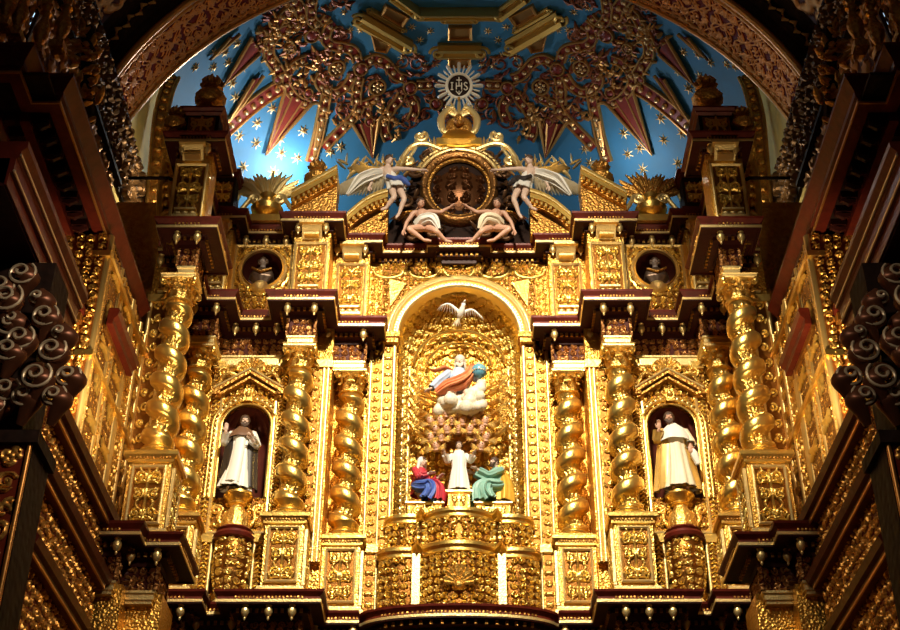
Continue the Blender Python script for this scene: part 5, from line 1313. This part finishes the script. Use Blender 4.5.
    for (cx, cy_, n, sp) in ((280,50,26,24),(262,34,12,14),(300,75,16,16),(340,105,14,18),(392,122,14,18),(325,60,10,14),(288,14,16,16),(375,110,10,12)):
        for k in range(n):
            x, y = cx + R.uniform(-sp,sp), cy_ + R.uniform(-sp,sp)*.8
            c = hit(x if S < 0 else 2*AX-x, y); nn = nin(c); an = R.uniform(0,6.28); s1 = unit(np.cross(nn,(0,0,1))); s2 = np.cross(nn, s1); d = s1*math.cos(an)+s2*math.sin(an)
            m.tube([c+nn*.03, c+d*.10+nn*.09, c+d*.24+nn*.04], [.03,.06,.012], 6)
    tag(m.build('leaf_sprinkle', VGOLD), 'dull gilt leaves scattered between the straps of the vault, %s' % s_, 'leaves', kind='stuff')
# dense scrollwork filling the upper vault
    m = MB(); R = random.Random(77)
    for k in range(270):
        x, y = R.uniform(232,452), R.uniform(-6,128)
        if x > 345 and y < 56 - (x-345)*.0: continue
        if y > 22 + (x-232)*1.15 or (x < 330 and y > 96) : continue
        if y < 40 and x < 262: continue
        c = hit(x if S < 0 else 2*AX-x, y); nn = nin(c); c = c - nn*.02; s1 = unit(np.cross(nn,(0,0,1))); s2 = np.cross(nn, s1)
        if R.random() < .55: m.tube(spiral3(c+nn*.04, s1, s2, R.uniform(.14,.26), 1.3, R.uniform(0,6.28), R.choice((-1,1)), n=16), .03, 6)
        else:
            for q in range(3):
                an = R.uniform(0,6.28); d = s1*math.cos(an)+s2*math.sin(an); m.tube([c+nn*.03, c+d*.12+nn*.09, c+d*.28+nn*.04], [.03,.06,.012], 6)
    tag(m.build('scrollwork', VSCR), 'dense dull red and gilt scrollwork between straps and bosses of the vault, %s' % s_, 'scrollwork', kind='stuff')
# stars
def make_star():
    t = thing('vault_star', 'star', 'star', (0,0,0), 'gilt stars on the blue vault')
    m = MB()
    for k in range(7):
        a = 2*PI*k/7; b1, b2 = a-.36, a+.36
        m.add([(0,0,.07),(.065*math.cos(b1),.065*math.sin(b1),.02),(.19*math.cos(a),.19*math.sin(a),.01),(.065*math.cos(b2),.065*math.sin(b2),.02)], [np.array([[0,1,2],[0,2,3]])])
        m.add([(0,0,-.0),(.065*math.cos(b2),.065*math.sin(b2),-.01),(.19*math.cos(a),.19*math.sin(a),-.005),(.065*math.cos(b1),.065*math.sin(b1),-.01)], [np.array([[0,1,2],[0,2,3]])])
    m.build('rays', VSTAR, t, smooth=0); MB().ball((0,0,.05), .05, 8, 6).build('hub', VGOLD, t)
    return t
star = make_star()
SL = [(195,67),(213,67),(225,52),(237,43),(228,62),(235,97),(243,68),(232,83),(272,108),(257,123),(239,136),(256,143),(281,153),(297,158),(243,167),(273,172),(303,131),(280,139),(340,147),(330,152),(214,52),(246,92)]
SR = [(624,133),(628,154),(640,148),(652,103),(661,118),(664,140),(682,133),(678,163),(585,149),(689,88),(711,62),(727,64),(678,71),(643,169),(698,54),(735,66),(700,76),(590,163),(684,52)]
SC = [(412,27),(430,31),(416,55),(402,57),(398,66),(425,66),(388,45),(350,30),(344,12),(360,30),(372,20),(330,8),(338,30),(346,60),(420,40),(436,64)]
allst = [(p, 'left', 'open blue at the %s edge') for p in SL] + [(p, 'right', 'open blue at the %s edge') for p in SR] + [(p, 'left', 'coffers %s of the centre') for p in SC] + [((2*AX-x, y), 'right', 'coffers %s of the centre') for x, y in SC]
import collections
cnt = collections.Counter(); tot = {}
def ordinal(n): return '%d%s' % (n, 'th' if 10 <= n % 100 <= 20 else {1:'st',2:'nd',3:'rd'}.get(n % 10, 'th'))
allst.sort(key=lambda a: -a[0][1])
for i, (p, sd, zn) in enumerate(allst):
    c = hit(*p); o = star if i == 0 else dup(star, tuple(c)); o.location = tuple(c)
    e = Vector(nin(c)).to_track_quat('Z','Y'); o.rotation_mode = 'QUATERNION'; o.rotation_quaternion = e
    s = 1.0 if p[1] > 80 else .85
    if 'coffers' in zn: s = .7
    o.scale = (s, s, s)
    key = zn % sd; cnt[key] += 1
    o['label'] = 'gilt star on the vault, %s, %s from the bottom' % (key, ordinal(cnt[key]))
# octagon of gilt mouldings and coffers
VBAR = mat('ochre_gilt_bar', (.62,.36,.08), .4, .7, bump=('n',20,.2,.01))
VFIELD = mat('brown_coffer_field', (.30,.14,.03), .5, .4)
def bar(a, b, w, h, name, label):
    pts = np.array([hit(*(np.array(a)*(1-k)+np.array(b)*k)) for k in np.linspace(0,1,10)])
    t = thing(name, label, 'moulding', tuple(pts[5]), 'gilt steps round the vault centre')
    m = MB(); ribbon(m, pts, [(-w,0),(-w,h*.5),(-w*.6,h),(-w*.1,h*.8),(w*.2,h*.35),(w*.6,h*.6),(w,h*.4),(w,0)]); m.build('moulding', VBAR, t, smooth=30)
    for e in (0, -1):
        c = pts[e]; m = MB(); n = nin(c); s1 = unit(pts[1]-pts[0]); m.tube(spiral3(c+n*h*.6, s1*(1 if e else -1), np.cross(n,s1), w*.9, 1.4), w*.22, 6); m.build('scroll_end', VBAR, t)
def coffer(q4, label):
    t = thing('vault_coffer', label, 'coffer', tuple(hit(*np.mean(q4, 0))), 'rectangular coffers on the vault')
    C4_ = [hit(*p) for p in q4]; c = sum(C4_)/4; n = nin(c)
    loops = []
    for k, h in ((1.0,.0),(1.0,.14),(.9,.16),(.78,.12),(.74,.05)): loops.append([c + (p-c)*k + n*h for p in C4_])
    MB().grid(np.array(loops), cu=True).build('frame', VGOLD, t, smooth=20)
    MB().poly([c + (p-c)*.76 + n*.06 for p in C4_], n*-.02).build('field', VFIELD, t)
bar((437,50),(482,50),.22,.3,'vault_step','horizontal gilt step moulding on the vault above the sunburst')
bar((443,18),(476,18),.14,.2,'vault_step','inner horizontal gilt step moulding nearest the vault centre')
coffer([(448,25),(472,25),(472,38),(448,38)],'rectangular coffer between the two horizontal gilt steps')
coffer([(448,57),(471,57),(471,66),(448,66)],'small coffer just above the sunburst')
for S in (-1, 1):
    g = (lambda L: L) if S < 0 else mir
    a = g([(356,16),(408,46)]); bar(a[0], a[1], .22, .3, 'vault_step', 'slanting gilt step moulding on the vault, %s of the centre' % SIDE[S])
    a = g([(368,9),(403,29)]); bar(a[0], a[1], .10, .16, 'vault_step', 'thin slanting gilt moulding above the wide step, %s of the centre' % SIDE[S])
    coffer(g([(385,3),(409,15),(402,25),(380,12)]), 'slanting rectangular coffer above the gilt step, %s of the centre' % SIDE[S])
    coffer(g([(370,33),(391,43),(386,51),(374,49)]), 'small wedge-shaped coffer under the gilt step, %s of the centre' % SIDE[S])
    a = g([(392,-6),(418,13)]); bar(a[0], a[1], .16, .3, 'octagon_frame', 'slanting side of the gilt octagon frame, %s of the centre' % SIDE[S])
bar((418,13),(500,13),.18,.3,'octagon_frame','lower side of the gilt octagon frame at the upper edge of the picture')
# ================================================================ front arch, nave vault, lunette walls
mat_darkleaf = mat('dark_leaf_carving', (.20,.10,.035), .42, .6, two=((.02,.01,.008), .1, .5, .1))
AC, AR = 16.6, 7.4
def arch_surface(y0, y1, R, a0=.12, a1=PI-.12):
    def fn(u, v, d):
        a = a1 + (a0-a1)*u; r = R - d
        return np.stack([r*np.cos(a), y0 + (y1-y0)*v, AC + r*np.sin(a)], -1)
    return fn
t = thing('front_arch', 'wide dark red arch with gilt lace pattern in front of the blue vault', 'arch', (0,-1.7,AC+AR))
L = (PI-.24)*AR
lf = hf_field(L, 1.36, .25, 3, .02, False); lf.H = np.maximum(lf.H, hf_lattice(L, 1.36, .68, .02, 3, .028).H)
MB().relief(lf, arch_surface(-2.4,-1.02,AR), .04).build('lace_soffit', LACEA, t, smooth=180)
for y, r in ((-1.05,.07),(-1.2,.035),(-2.22,.04),(-2.38,.08)):
    MB().tube([((AR-.02)*math.cos(a), y, AC+(AR-.02)*math.sin(a)) for a in np.linspace(.12,PI-.12,80)], r, 8).build('gilt_roll', VGOLD, t)
P = np.zeros((5,80,3)); a = np.linspace(.12,PI-.12,80)
for i,(r,y) in enumerate(((AR-.02,-2.4),(AR+.3,-2.42),(AR+.35,-2.6),(AR+.5,-2.62),(AR+.5,-3.0))): P[i] = np.stack([r*np.cos(a), np.full(80,y), AC+r*np.sin(a)],-1)
MB().grid(P).build('front_face', BLACK, t, smooth=20)
m = MB(); R = random.Random(11)
for k in range(110):
    q = .14+(PI-.28)*(k+.5)/110; c = V3((AR+.36)*math.cos(q),-2.66,AC+(AR+.36)*math.sin(q)); dr = V3(math.cos(q),0,math.sin(q)); tg = V3(-math.sin(q),0,math.cos(q))
    m.tube([c-tg*.08, c+dr*.08*(-1)**k, c+tg*.1],[.02,.05,.015],6)
m.build('leaf_roll', mat('dim_gilt_leaf', (.55,.30,.10), .45, .6), t)
Ln = 9.0
nv_ = MB().relief(hf_lattice((PI-.24)*7.9, Ln, .9, .05, 5, .06), arch_surface(-12.0,-3.0,7.9), .05).build('ceiling', LACED, smooth=180); tag(nv_, kind='structure')
PLASTER = mat('yellow_plaster', (.78,.56,.14), .8, 0, noise=(3,(.5,.38,.13),.6))
for S in (-1, 1):
    W = MB().b2((-7.2,-1.05,17.0),(-6.94,2.2,22.3)).build('wall_%s' % SIDE[S], PLASTER, None, S); tag(W, kind='structure')
    W = MB().b2((-7.0,-1.0,8.0),(-5.32,-.9,17.15)).build('wall_return_%s' % SIDE[S], GOLDD, None, S); tag(W, kind='structure')
    fr = thing('wall_frieze', 'dark carved frieze under the spring of the front arch, %s side' % SIDE[S], 'frieze', (-6.9,-2,18.2), None, S)
    MB().relief(hf_field(9.6,1.5,.42,5,.035,False), flat((-6.88,-8.6,17.65),YU,ZU,XU,9.6,1.5), .16).build('carving', mat_darkleaf, fr, S)
    rb = thing('upright_rib', 'narrow carved gilt rib standing between plaster strip and %s wing' % SIDE[S], 'rib', (-6.4,.6,18.5), None, S)
    pts = np.array([atY(x, y, .6) for x, y in smooth([(153,225),(155,190),(158,150),(161,118),(167,92),(173,78)],6)])
    for dx, r in ((-.14,.05),(.14,.05)): MB().tube(pts + [dx,-.02,0], r, 8).build('edge_roll', GOLDD, rb, S)
    m = MB(); ribx = np.stack([pts+[-.16,0,0], pts+[.16,0,0]]); m.grid(ribx); m.build('band', GOLDD, rb, S)
    m = MB()
    for k in range(0, len(pts), 2): m.ball(pts[k]+[0,-.03,0], (.09,.05,.07), 8, 6)
    m.build('leaf_buds', GOLDD, rb, S)
    r = thing('tie_rod', 'thin black iron tie rod across the yellow plaster, %s side' % SIDE[S], 'rod', (-6.5,-1.4,18.1), None, S)
    a, b = atY(146,178,-1.4), atY(171,178,-1.4); MB().tube([a+[-.35,0,0], b],.035,8).build('bar', BLACK, r, S); MB().ball(b,.06).build('knob', BLACK, r, S)
# ================================================================ side walls of the sanctuary
PALEL = mat('light_gilt_moulding', (.95,.66,.24), .35, .8)
def wallx(S, name, X, y0, y1, z0, z1, hf, m, dep=.05, parent=None):
    # face looking towards the middle of the church; y0 near, y1 far
    return MB().relief(hf, flat((X,y0,z0),YU,ZU,XU,y1-y0,z1-z0), dep).build(name, m, parent, S)
def xbeam(t, S, name, X, y0, y1, z, prof, m, ret=None):
    path = [(X,y1),(X,y0)] + (ret or [])
    return MB().mould(path, prof, ends=True).build(name, m, t, S, 20)
for S in (-1, 1):
    s_ = SIDE[S]
    # big side cornice with modillions
    t = thing('side_cornice', 'broad dark red side cornice with bracketed underside running towards the viewer, %s wall' % s_, 'cornice', (-5.7,-5.4,13.35), None, S)
    ret = [(-6.15,-7.75),(-6.15,-8.35),(-6.9,-8.35)]
    z = 13.35
    xbeam(t, S, 'corona', -5.75, -7.75, -2.2, z, [(-.08,z),(.10,z),(.10,z+.1),(.14,z+.12),(.14,z+.2),(.24,z+.32),(.28,z+.36),(.28,z+.42),(-.9,z+.42)], REDB, ret)
    xbeam(t, S, 'gilt_edge', -5.75, -7.75, -2.2, z, [(.10,z-.012),(.125,z-.012),(.125,z+.03),(.10,z+.03)], VGOLD, ret)
    xbeam(t, S, 'inner_beam', -6.2, -7.6, -3.05, z, [(-.07,z+.06),(-.07,z-.1),(.07,z-.1),(.07,z+.06)], REDB)
    MB().b2((-6.9,-8.35,z+.06),(-5.7,-2.2,z+.12)).build('soffit', BLACK, t, S)
    for k in range(13):
        y = -3.4 - .34*k
        m = MB().box((-5.98,y,z),(.24,.15,.12)); m.tube([(-6.08,y,z-.07),(-5.98,y,z-.1),(-5.88,y,z-.05)],[.05,.07,.05],6); m.build('modillion', RED, t, S)
        MB().box((-6.5,y,z+.02),(.38,.12,.1)).build('modillion', RED, t, S)
    xbeam(t, S, 'wall_moulding', -6.75, -7.6, -3.05, z, [(0,z-.5),(.08,z-.5),(.08,z-.36),(.16,z-.3),(.16,z-.2),(.22,z-.1),(.22,z+.06)], REDB)
    # wall with gilded carving beside the altarpiece
    w_ = wallx(S, 'wall_%s' % s_, -5.58, -4.9, -1.9, 8.4, 13.3, hf_field(3.0,4.9,.17,101,.018), LACEG, .05); tag(w_, kind='structure')
    w_ = MB().relief(hf_field(1.4,4.9,.16,102,.016), flat((-6.96,-4.9,8.4),XU,ZU,FR,1.4,4.9), .05).build('wall_%s' % s_, LACEG, None, S); tag(w_, kind='structure')
    t = thing('wall_pilaster', 'tall gilt side pilaster strips at the inner corner of the %s wall' % s_, 'pilaster', (-5.6,-4,8.4), None, S)
    for y, r, k in ((-4.84,.07,0),(-4.62,.03,0),(-3.98,.045,0),(-3.72,.03,0),(-3.08,.06,0),(-2.94,.05,0),(-2.4,.05,0),(-2.0,.06,0)):
        MB().lathe([(r,8.5),(r,13.3)], (-5.55,y,0), 10).build('moulding', PALEL, t, S)
    for y0, y1, sd in ((-4.56,-4.06,7),(-3.66,-3.16,8),(-2.34,-2.06,9)):
        wallx(S, 'carved_strip', -5.54, y0, y1, 8.6, 13.2, hf_strip(y1-y0,4.6,sd,.018,0), GOLDR, .05, t)
    for zz, n in ((12.86,'upper_band'),(11.0,'lower_band')): MB().b2((-5.75,-4.95,zz),(-5.47,-1.9,zz+.1)).build(n, GOLD, t, S, 20)
    t = thing('side_ledge', 'short dark red moulded ledge crossing the gilt %s wall' % s_, 'ledge', (-5.55,-3.6,12), None, S)
    xbeam(t, S, 'moulding', -5.5, -4.45, -2.9, 12, [(0,11.9),(.10,11.9),(.10,12.0),(.16,12.06),(.18,12.16),(.16,12.2),(0,12.2)], REDB)
    MB().b2((-5.62,-4.42,11.8),(-5.5,-2.95,11.9)).build('bed', GOLDD, t, S, 20)
    t = thing('front_ledge', 'brown ledge over the small shell arch on the %s wall' % s_, 'ledge', (-6.2,-5,11.8), None, S)
    MB().b2((-6.95,-5.12,11.72),(-5.70,-4.88,11.84)).build('shelf', REDB, t, S, 20); MB().b2((-6.95,-5.06,11.56),(-5.72,-4.88,11.7)).build('bed', GOLDD, t, S, 20)
    t = thing('shell_arch', 'small gilt blind arch with shell beside the big dark capital, %s wall' % s_, 'arch', (-6.05,-4.95,9.6), None, S)
    cx, cz_ = -6.12, 10.1
    for r, rad in ((.46,.05),(.36,.03)): MB().tube([(cx+r*math.cos(a),-4.98,cz_+r*math.sin(a)) for a in np.linspace(0,PI,24)], rad, 8).build('roll', PALEL, t, S)
    m = MB()
    for k in range(9): a = PI*(k+.5)/9; m.tube([(cx,-4.96,cz_),(cx+.3*math.cos(a),-5.0,cz_+.3*math.sin(a))],[.015,.05],6)
    m.build('shell', GOLDC, t, S)
    # lower side wall with three receding ledges
    w_ = wallx(S, 'wall_lower_%s' % s_, -5.45, -6.7, -2.95, 4.5, 9.15, hf_field(3.75,4.65,.18,103,.02,False), LACE, .05); tag(w_, kind='structure')
    MB().b2((-6.9,-6.7,9.1),(-5.45,-2.95,9.2)).build('trim_1', RED, None, S)['kind'] = 'structure'
    for zz, ya, h, l in ((9.02,-6.5,.24,'top'),(8.12,-6.6,.22,'middle'),(7.1,-6.6,.22,'bottom')):
        t = thing('receding_ledge', 'dark red moulded ledge, %s of three receding along the lower %s wall' % (l, s_), 'ledge', (-5.4,-4.7,zz), 'receding ledges on the side walls', S)
        xbeam(t, S, 'moulding', -5.46, ya, -3.0 if zz > 8.5 else -2.95, zz, [(0,zz),(.16,zz),(.18,zz+h*.3),(.24,zz+h*.4),(.28,zz+h*.8),(.24,zz+h),(0,zz+h)], REDB)
        xbeam(t, S, 'gilt_line', -5.46, ya, -3.0, zz, [(.16,zz-.01),(.185,zz-.01),(.185,zz+.025),(.16,zz+.025)], VGOLD)
    # near pier with lattice pilaster and giant capital
    t = thing('near_pier', 'dark pier with gilt lattice front at the %s edge of the picture' % s_, 'pier', (-6.2,-8,4), None, S)
    MB().b2((-7.6,-8.46,3.5),(-4.82,-7.8,7.55)).build('core', BLACK, t, S)
    MB().relief(hf_field(2.0,4.0,.30,9,.016,False), flat((-6.90,-8.48,3.5),XU,ZU,FR,2.0,4.0), .04).build('lattice_front', LACE, t, S)
    for x in (-4.85,): MB().lathe([(.03,3.5),(.03,7.55)], (x,-8.5,0), 10).build('edge_roll', VGOLD, t, S)
    t = thing('giant_capital', 'giant dark capital with gilt-rimmed scrolls at the %s edge of the picture' % s_, 'capital', (-6.0,-8,7.6), None, S)
    MB().b2((-7.5,-8.45,7.5),(-5.0,-7.8,10.1)).b2((-7.5,-8.56,7.5),(-4.75,-7.8,7.66)).build('bell', BLACK, t, S)
    DK = mat('dark_scroll', (.17,.06,.028), .38, .5) if S < 0 else bpy.data.materials['dark_scroll']
    RIM = mat('scroll_rim', (.80,.66,.46), .35, .5) if S < 0 else bpy.data.materials['scroll_rim']
    R = random.Random(21)
    for (px, py, rr) in ((22,276,.17),(45,318,.16),(6,300,.2),(52,352,.17),(20,340,.17),(68,378,.15),(36,378,.18),(8,352,.16),(54,398,.14),(24,398,.15),(6,392,.16),(38,300,.1),(60,335,.1),(12,322,.12)):
        c = atY(px, py, -8.58 - .18*R.random())
        m = MB(); m.tube(spiral3(c,XU,ZU,rr,1.7,PI*R.uniform(.1,.5),-1 if R.random() < .8 else 1, rise=(0,-.1,0)), .036, 8); o = m.build('volute', DK, t, S)
        m = MB(); m.tube(spiral3(c+V3(0,-.03,.01),XU,ZU,rr*1.06,1.7,PI*.3,-1,rise=(0,-.1,0)), .021, 6); m.build('rim', RIM, o, S)
        m = MB(); m.tube(smooth([c+V3(-.02,.1,-.3),c+V3(.05,.03,-.16),c+V3(.12,-.03,-.02),c+V3(.04,-.06,.12)],5), np.concatenate([np.linspace(.05,.13,10),np.linspace(.13,.03,6)]), 8, sy=.45); m.build('acanthus_leaf', DK, t, S)
    for i in range(4):
        for k in range(5):
            c = V3(-5.35 - .42*k - .2*(i % 2), -8.6, 7.95 + .55*i); rr = .17
            m = MB(); m.tube(spiral3(c,XU,ZU,rr,1.7,PI*.3,-1,rise=(0,-.1,0)), .036, 8); o = m.build('volute', DK, t, S)
            m = MB(); m.tube(spiral3(c+V3(0,-.03,.01),XU,ZU,rr*1.06,1.7,PI*.3,-1,rise=(0,-.1,0)), .021, 6); m.build('rim', RIM, o, S)
            m = MB(); m.tube(smooth([c+V3(-.02,.1,-.3),c+V3(.05,.03,-.16),c+V3(.12,-.03,-.02),c+V3(.04,-.06,.12)],5), np.concatenate([np.linspace(.05,.13,10),np.linspace(.13,.03,6)]), 8, sy=.45); m.build('acanthus_leaf', DK, t, S)
    nw = MB().b2((-8.2,-26,-1.6),(-7.6,-8.0,24)).build('wall_nave_%s' % s_, RED, None, S); tag(nw, kind='structure')
    nw = MB().b2((-7.3,-8.0,-1.6),(-6.97,1.0,17.6)).build('wall_flank_%s' % s_, RED, None, S); tag(nw, kind='structure')
    t = thing('near_entablature', 'oxblood entablature block with glossy mouldings above the giant capital, %s side' % s_, 'cornice', (-5.6,-8.2,10.2), None, S)
    zz = 10.15; path = [(-5.25,-6.75),(-5.25,-9.9)]
    path = [(-6.6,-6.75),(-5.25,-6.75)][::-1][:0] + path
    MB().mould(path, [(0,zz),(.02,zz),(.02,zz+.18),(.06,zz+.2),(.06,zz+.4),(.10,zz+.44),(.10,zz+.5),(.16,zz+.58),(.16,zz+.66),(-1.2,zz+.66)]).build('mouldings', REDB, t, S, 20)
    MB().b2((-7.2,-9.9,zz-.02),(-5.26,-6.78,zz+.4)).build('core', RED, t, S)
    for a, b in ((.065,.21),(.105,.45)): MB().tube([(-5.25+a,-6.76,zz+b),(-5.25+a,-9.9,zz+b)],.018,6).build('bright_bead', RIM, t, S)
    # carved wall above the side cornice
    w_ = wallx(S, 'wall_upper_%s' % s_, -6.92, -8.6, -1.2, 13.9, 17.7, hf_field(7.4,3.8,.5,104,.05,False), LACED, .08); tag(w_, kind='structure')
    for zz, ex in ((17.6,.14),(19.16,.12)):
        t = thing('arch_impost', ('dark string moulding below' if zz < 18 else 'dark string moulding above') + ' the carved frieze, %s wall' % s_, 'moulding', (-6.9,-4,zz), None, S)
        xbeam(t, S, 'moulding', -6.9, -8.5, -1.0, zz, [(0,zz-.08),(ex,zz-.04),(ex,zz+.05),(0,zz+.08)], BLACK)
    # balusters on the near end of the cornice
    def bal(x, y, z, label):
        b = thing('baluster', label, 'baluster', (x,y,z), 'balusters on the side cornices', S)
        MB().box((x,y,z+.06),(.2,.2,.12)).build('foot', GOLDD, b, S)
        MB().lathe([(.05,.12),(.09,.16),(.05,.22),(.11,.4),(.12,.52),(.06,.72),(.05,.8),(.09,.84),(.05,.9),(.07,1.0)], (x,y,z), 14).build('shaft', GOLDD, b, S)
        MB().box((x,y,z+1.04),(.16,.16,.08)).build('cap', GOLDD, b, S)
    for i, (px, py, nm) in enumerate(((57,42,'innermost'),(36,48,'second'),(14,30,'third'),(2,20,'outermost'))):
        c = atZ(px, py+8, 13.92); bal(c[0], c[1], 13.92, 'turned baluster on the upper %s cornice, %s of the row' % (s_, nm))
    m = thing('carved_bracket', 'tangled gilt leaf bracket standing behind the %s balusters' % s_, 'bracket', (-6.4,-6,14), None, S)
    b = MB(); R = random.Random(31)
    for k in range(60):
        c = atY(R.uniform(76,98), R.uniform(30,118), -5.6 + R.uniform(-.2,.2)); an = R.uniform(0,6.28); d = V3(math.cos(an),-.5,math.sin(an)); b.tube([c, c+d*.1, c+d*.22],[.03,.07,.015],6,sy=.6)
    b.build('leaves', GOLDD, m, S)
    c0, c1 = atY(87,120,-5.6), atY(88,30,-5.5); MB().tube([c0,c1],.12,8).build('stem', BLACK, m, S)
    # clerestory window far up
    SKY = mat('daylight_pane', (.4,.6,.8), .3, 0, emit=(.55,.78,1.0), es=(1.4 if S < 0 else .8))
    P4 = [atY(px,py,-6.6) for px, py in ((35,8),(38,15),(23,48),(17,41))]
    wn = MB().poly(P4, (0,.03,0)).build('window_%d' % (1 if S < 0 else 2), SKY, None, S); tag(wn, kind='structure')
    fr = MB().tube(np.array(P4+P4[:1])+[0,-.02,0], .04, 6).build('window_frame', RED, wn, S)
tag(MB().b2((-9,-26,-1.7),(9,3,-1.6)).build('floor', mat('stone_floor', (.12,.08,.05), .5, 0)), kind='structure')
# ================================================================ camera, light
cd = bpy.data.cameras.new('camera'); cam = bpy.data.objects.new('camera', cd); C.objects.link(cam)
cd.sensor_width = 36; cd.lens = FPX*36/900; cd.shift_x = -(AX-450)/900; cd.clip_end = 200
cam.location = CAM; cam.rotation_euler = (PI/2 + TH, 0, 0)
bpy.context.scene.camera = cam
def light(kind, name, loc, aim, power, col, size=.3, spot=60, blend=.6):
    l = bpy.data.lights.new(name, kind); o = bpy.data.objects.new(name, l); C.objects.link(o)
    l.energy = power; l.color = col
    if kind == 'SPOT': l.spot_size = math.radians(spot); l.spot_blend = blend; l.shadow_soft_size = size
    if kind == 'AREA': l.size = size
    if kind == 'POINT': l.shadow_soft_size = size
    o.location = loc; d = Vector(aim) - Vector(loc); o.rotation_euler = d.to_track_quat('-Z', 'Y').to_euler()
    return o
WARM = (1.0, .74, .42)
light('SPOT', 'nave_floodlight', (0,-13,21.5), (0,0,11.6), 22000, (1.0,.88,.66), .5, 50, .9)
light('SPOT', 'crest_spotlight', (0,-12,20.5), (0,.6,18.1), 5800, (1.0,.87,.66), .4, 44, .8)
for S in (-1, 1):
    light('SPOT', 'pier_lamp', (S*4.6,-5.6,9.7), (S*5.7,-3.6,12.0), 420, WARM, .12, 100, .8)
    light('SPOT', 'added_pier_fill', (-S*2,-15,13), (S*5.3,-6.5,8.0), 2000 if S < 0 else 800, (1.0,.80,.58), .3, 40, .9)  # added fill spots that brighten the near piers and capitals
for S in (-1, 1): light('POINT', 'lunette_lamp', (S*6.1,-.2,17.9), (0,0,30), 60 if S < 0 else 22, (1.0,.88,.6), .1)
h = hit(283,172); light('POINT', 'vault_lamp', tuple(h + nin(h)*.8), (0,0,30), 250, (.88,.95,1.0), .15)
h = hit(240,130); light('POINT', 'vault_lamp', tuple(h + nin(h)*1.3), (0,0,30), 90, (.88,.95,1.0), .15)
h = hit(640,165); light('POINT', 'vault_lamp', tuple(h + nin(h)*1.2), (0,0,30), 80, (.88,.95,1.0), .15)
w = bpy.data.worlds.new('world'); bpy.context.scene.world = w; w.use_nodes = True
w.node_tree.nodes['Background'].inputs[0].default_value = (.30,.22,.16,1); w.node_tree.nodes['Background'].inputs[1].default_value = .12
vs = bpy.context.scene.view_settings
vs.view_transform = 'Standard'; vs.look = 'None'; vs.gamma = 1; vs.use_curve_mapping = False; vs.exposure = 0.0
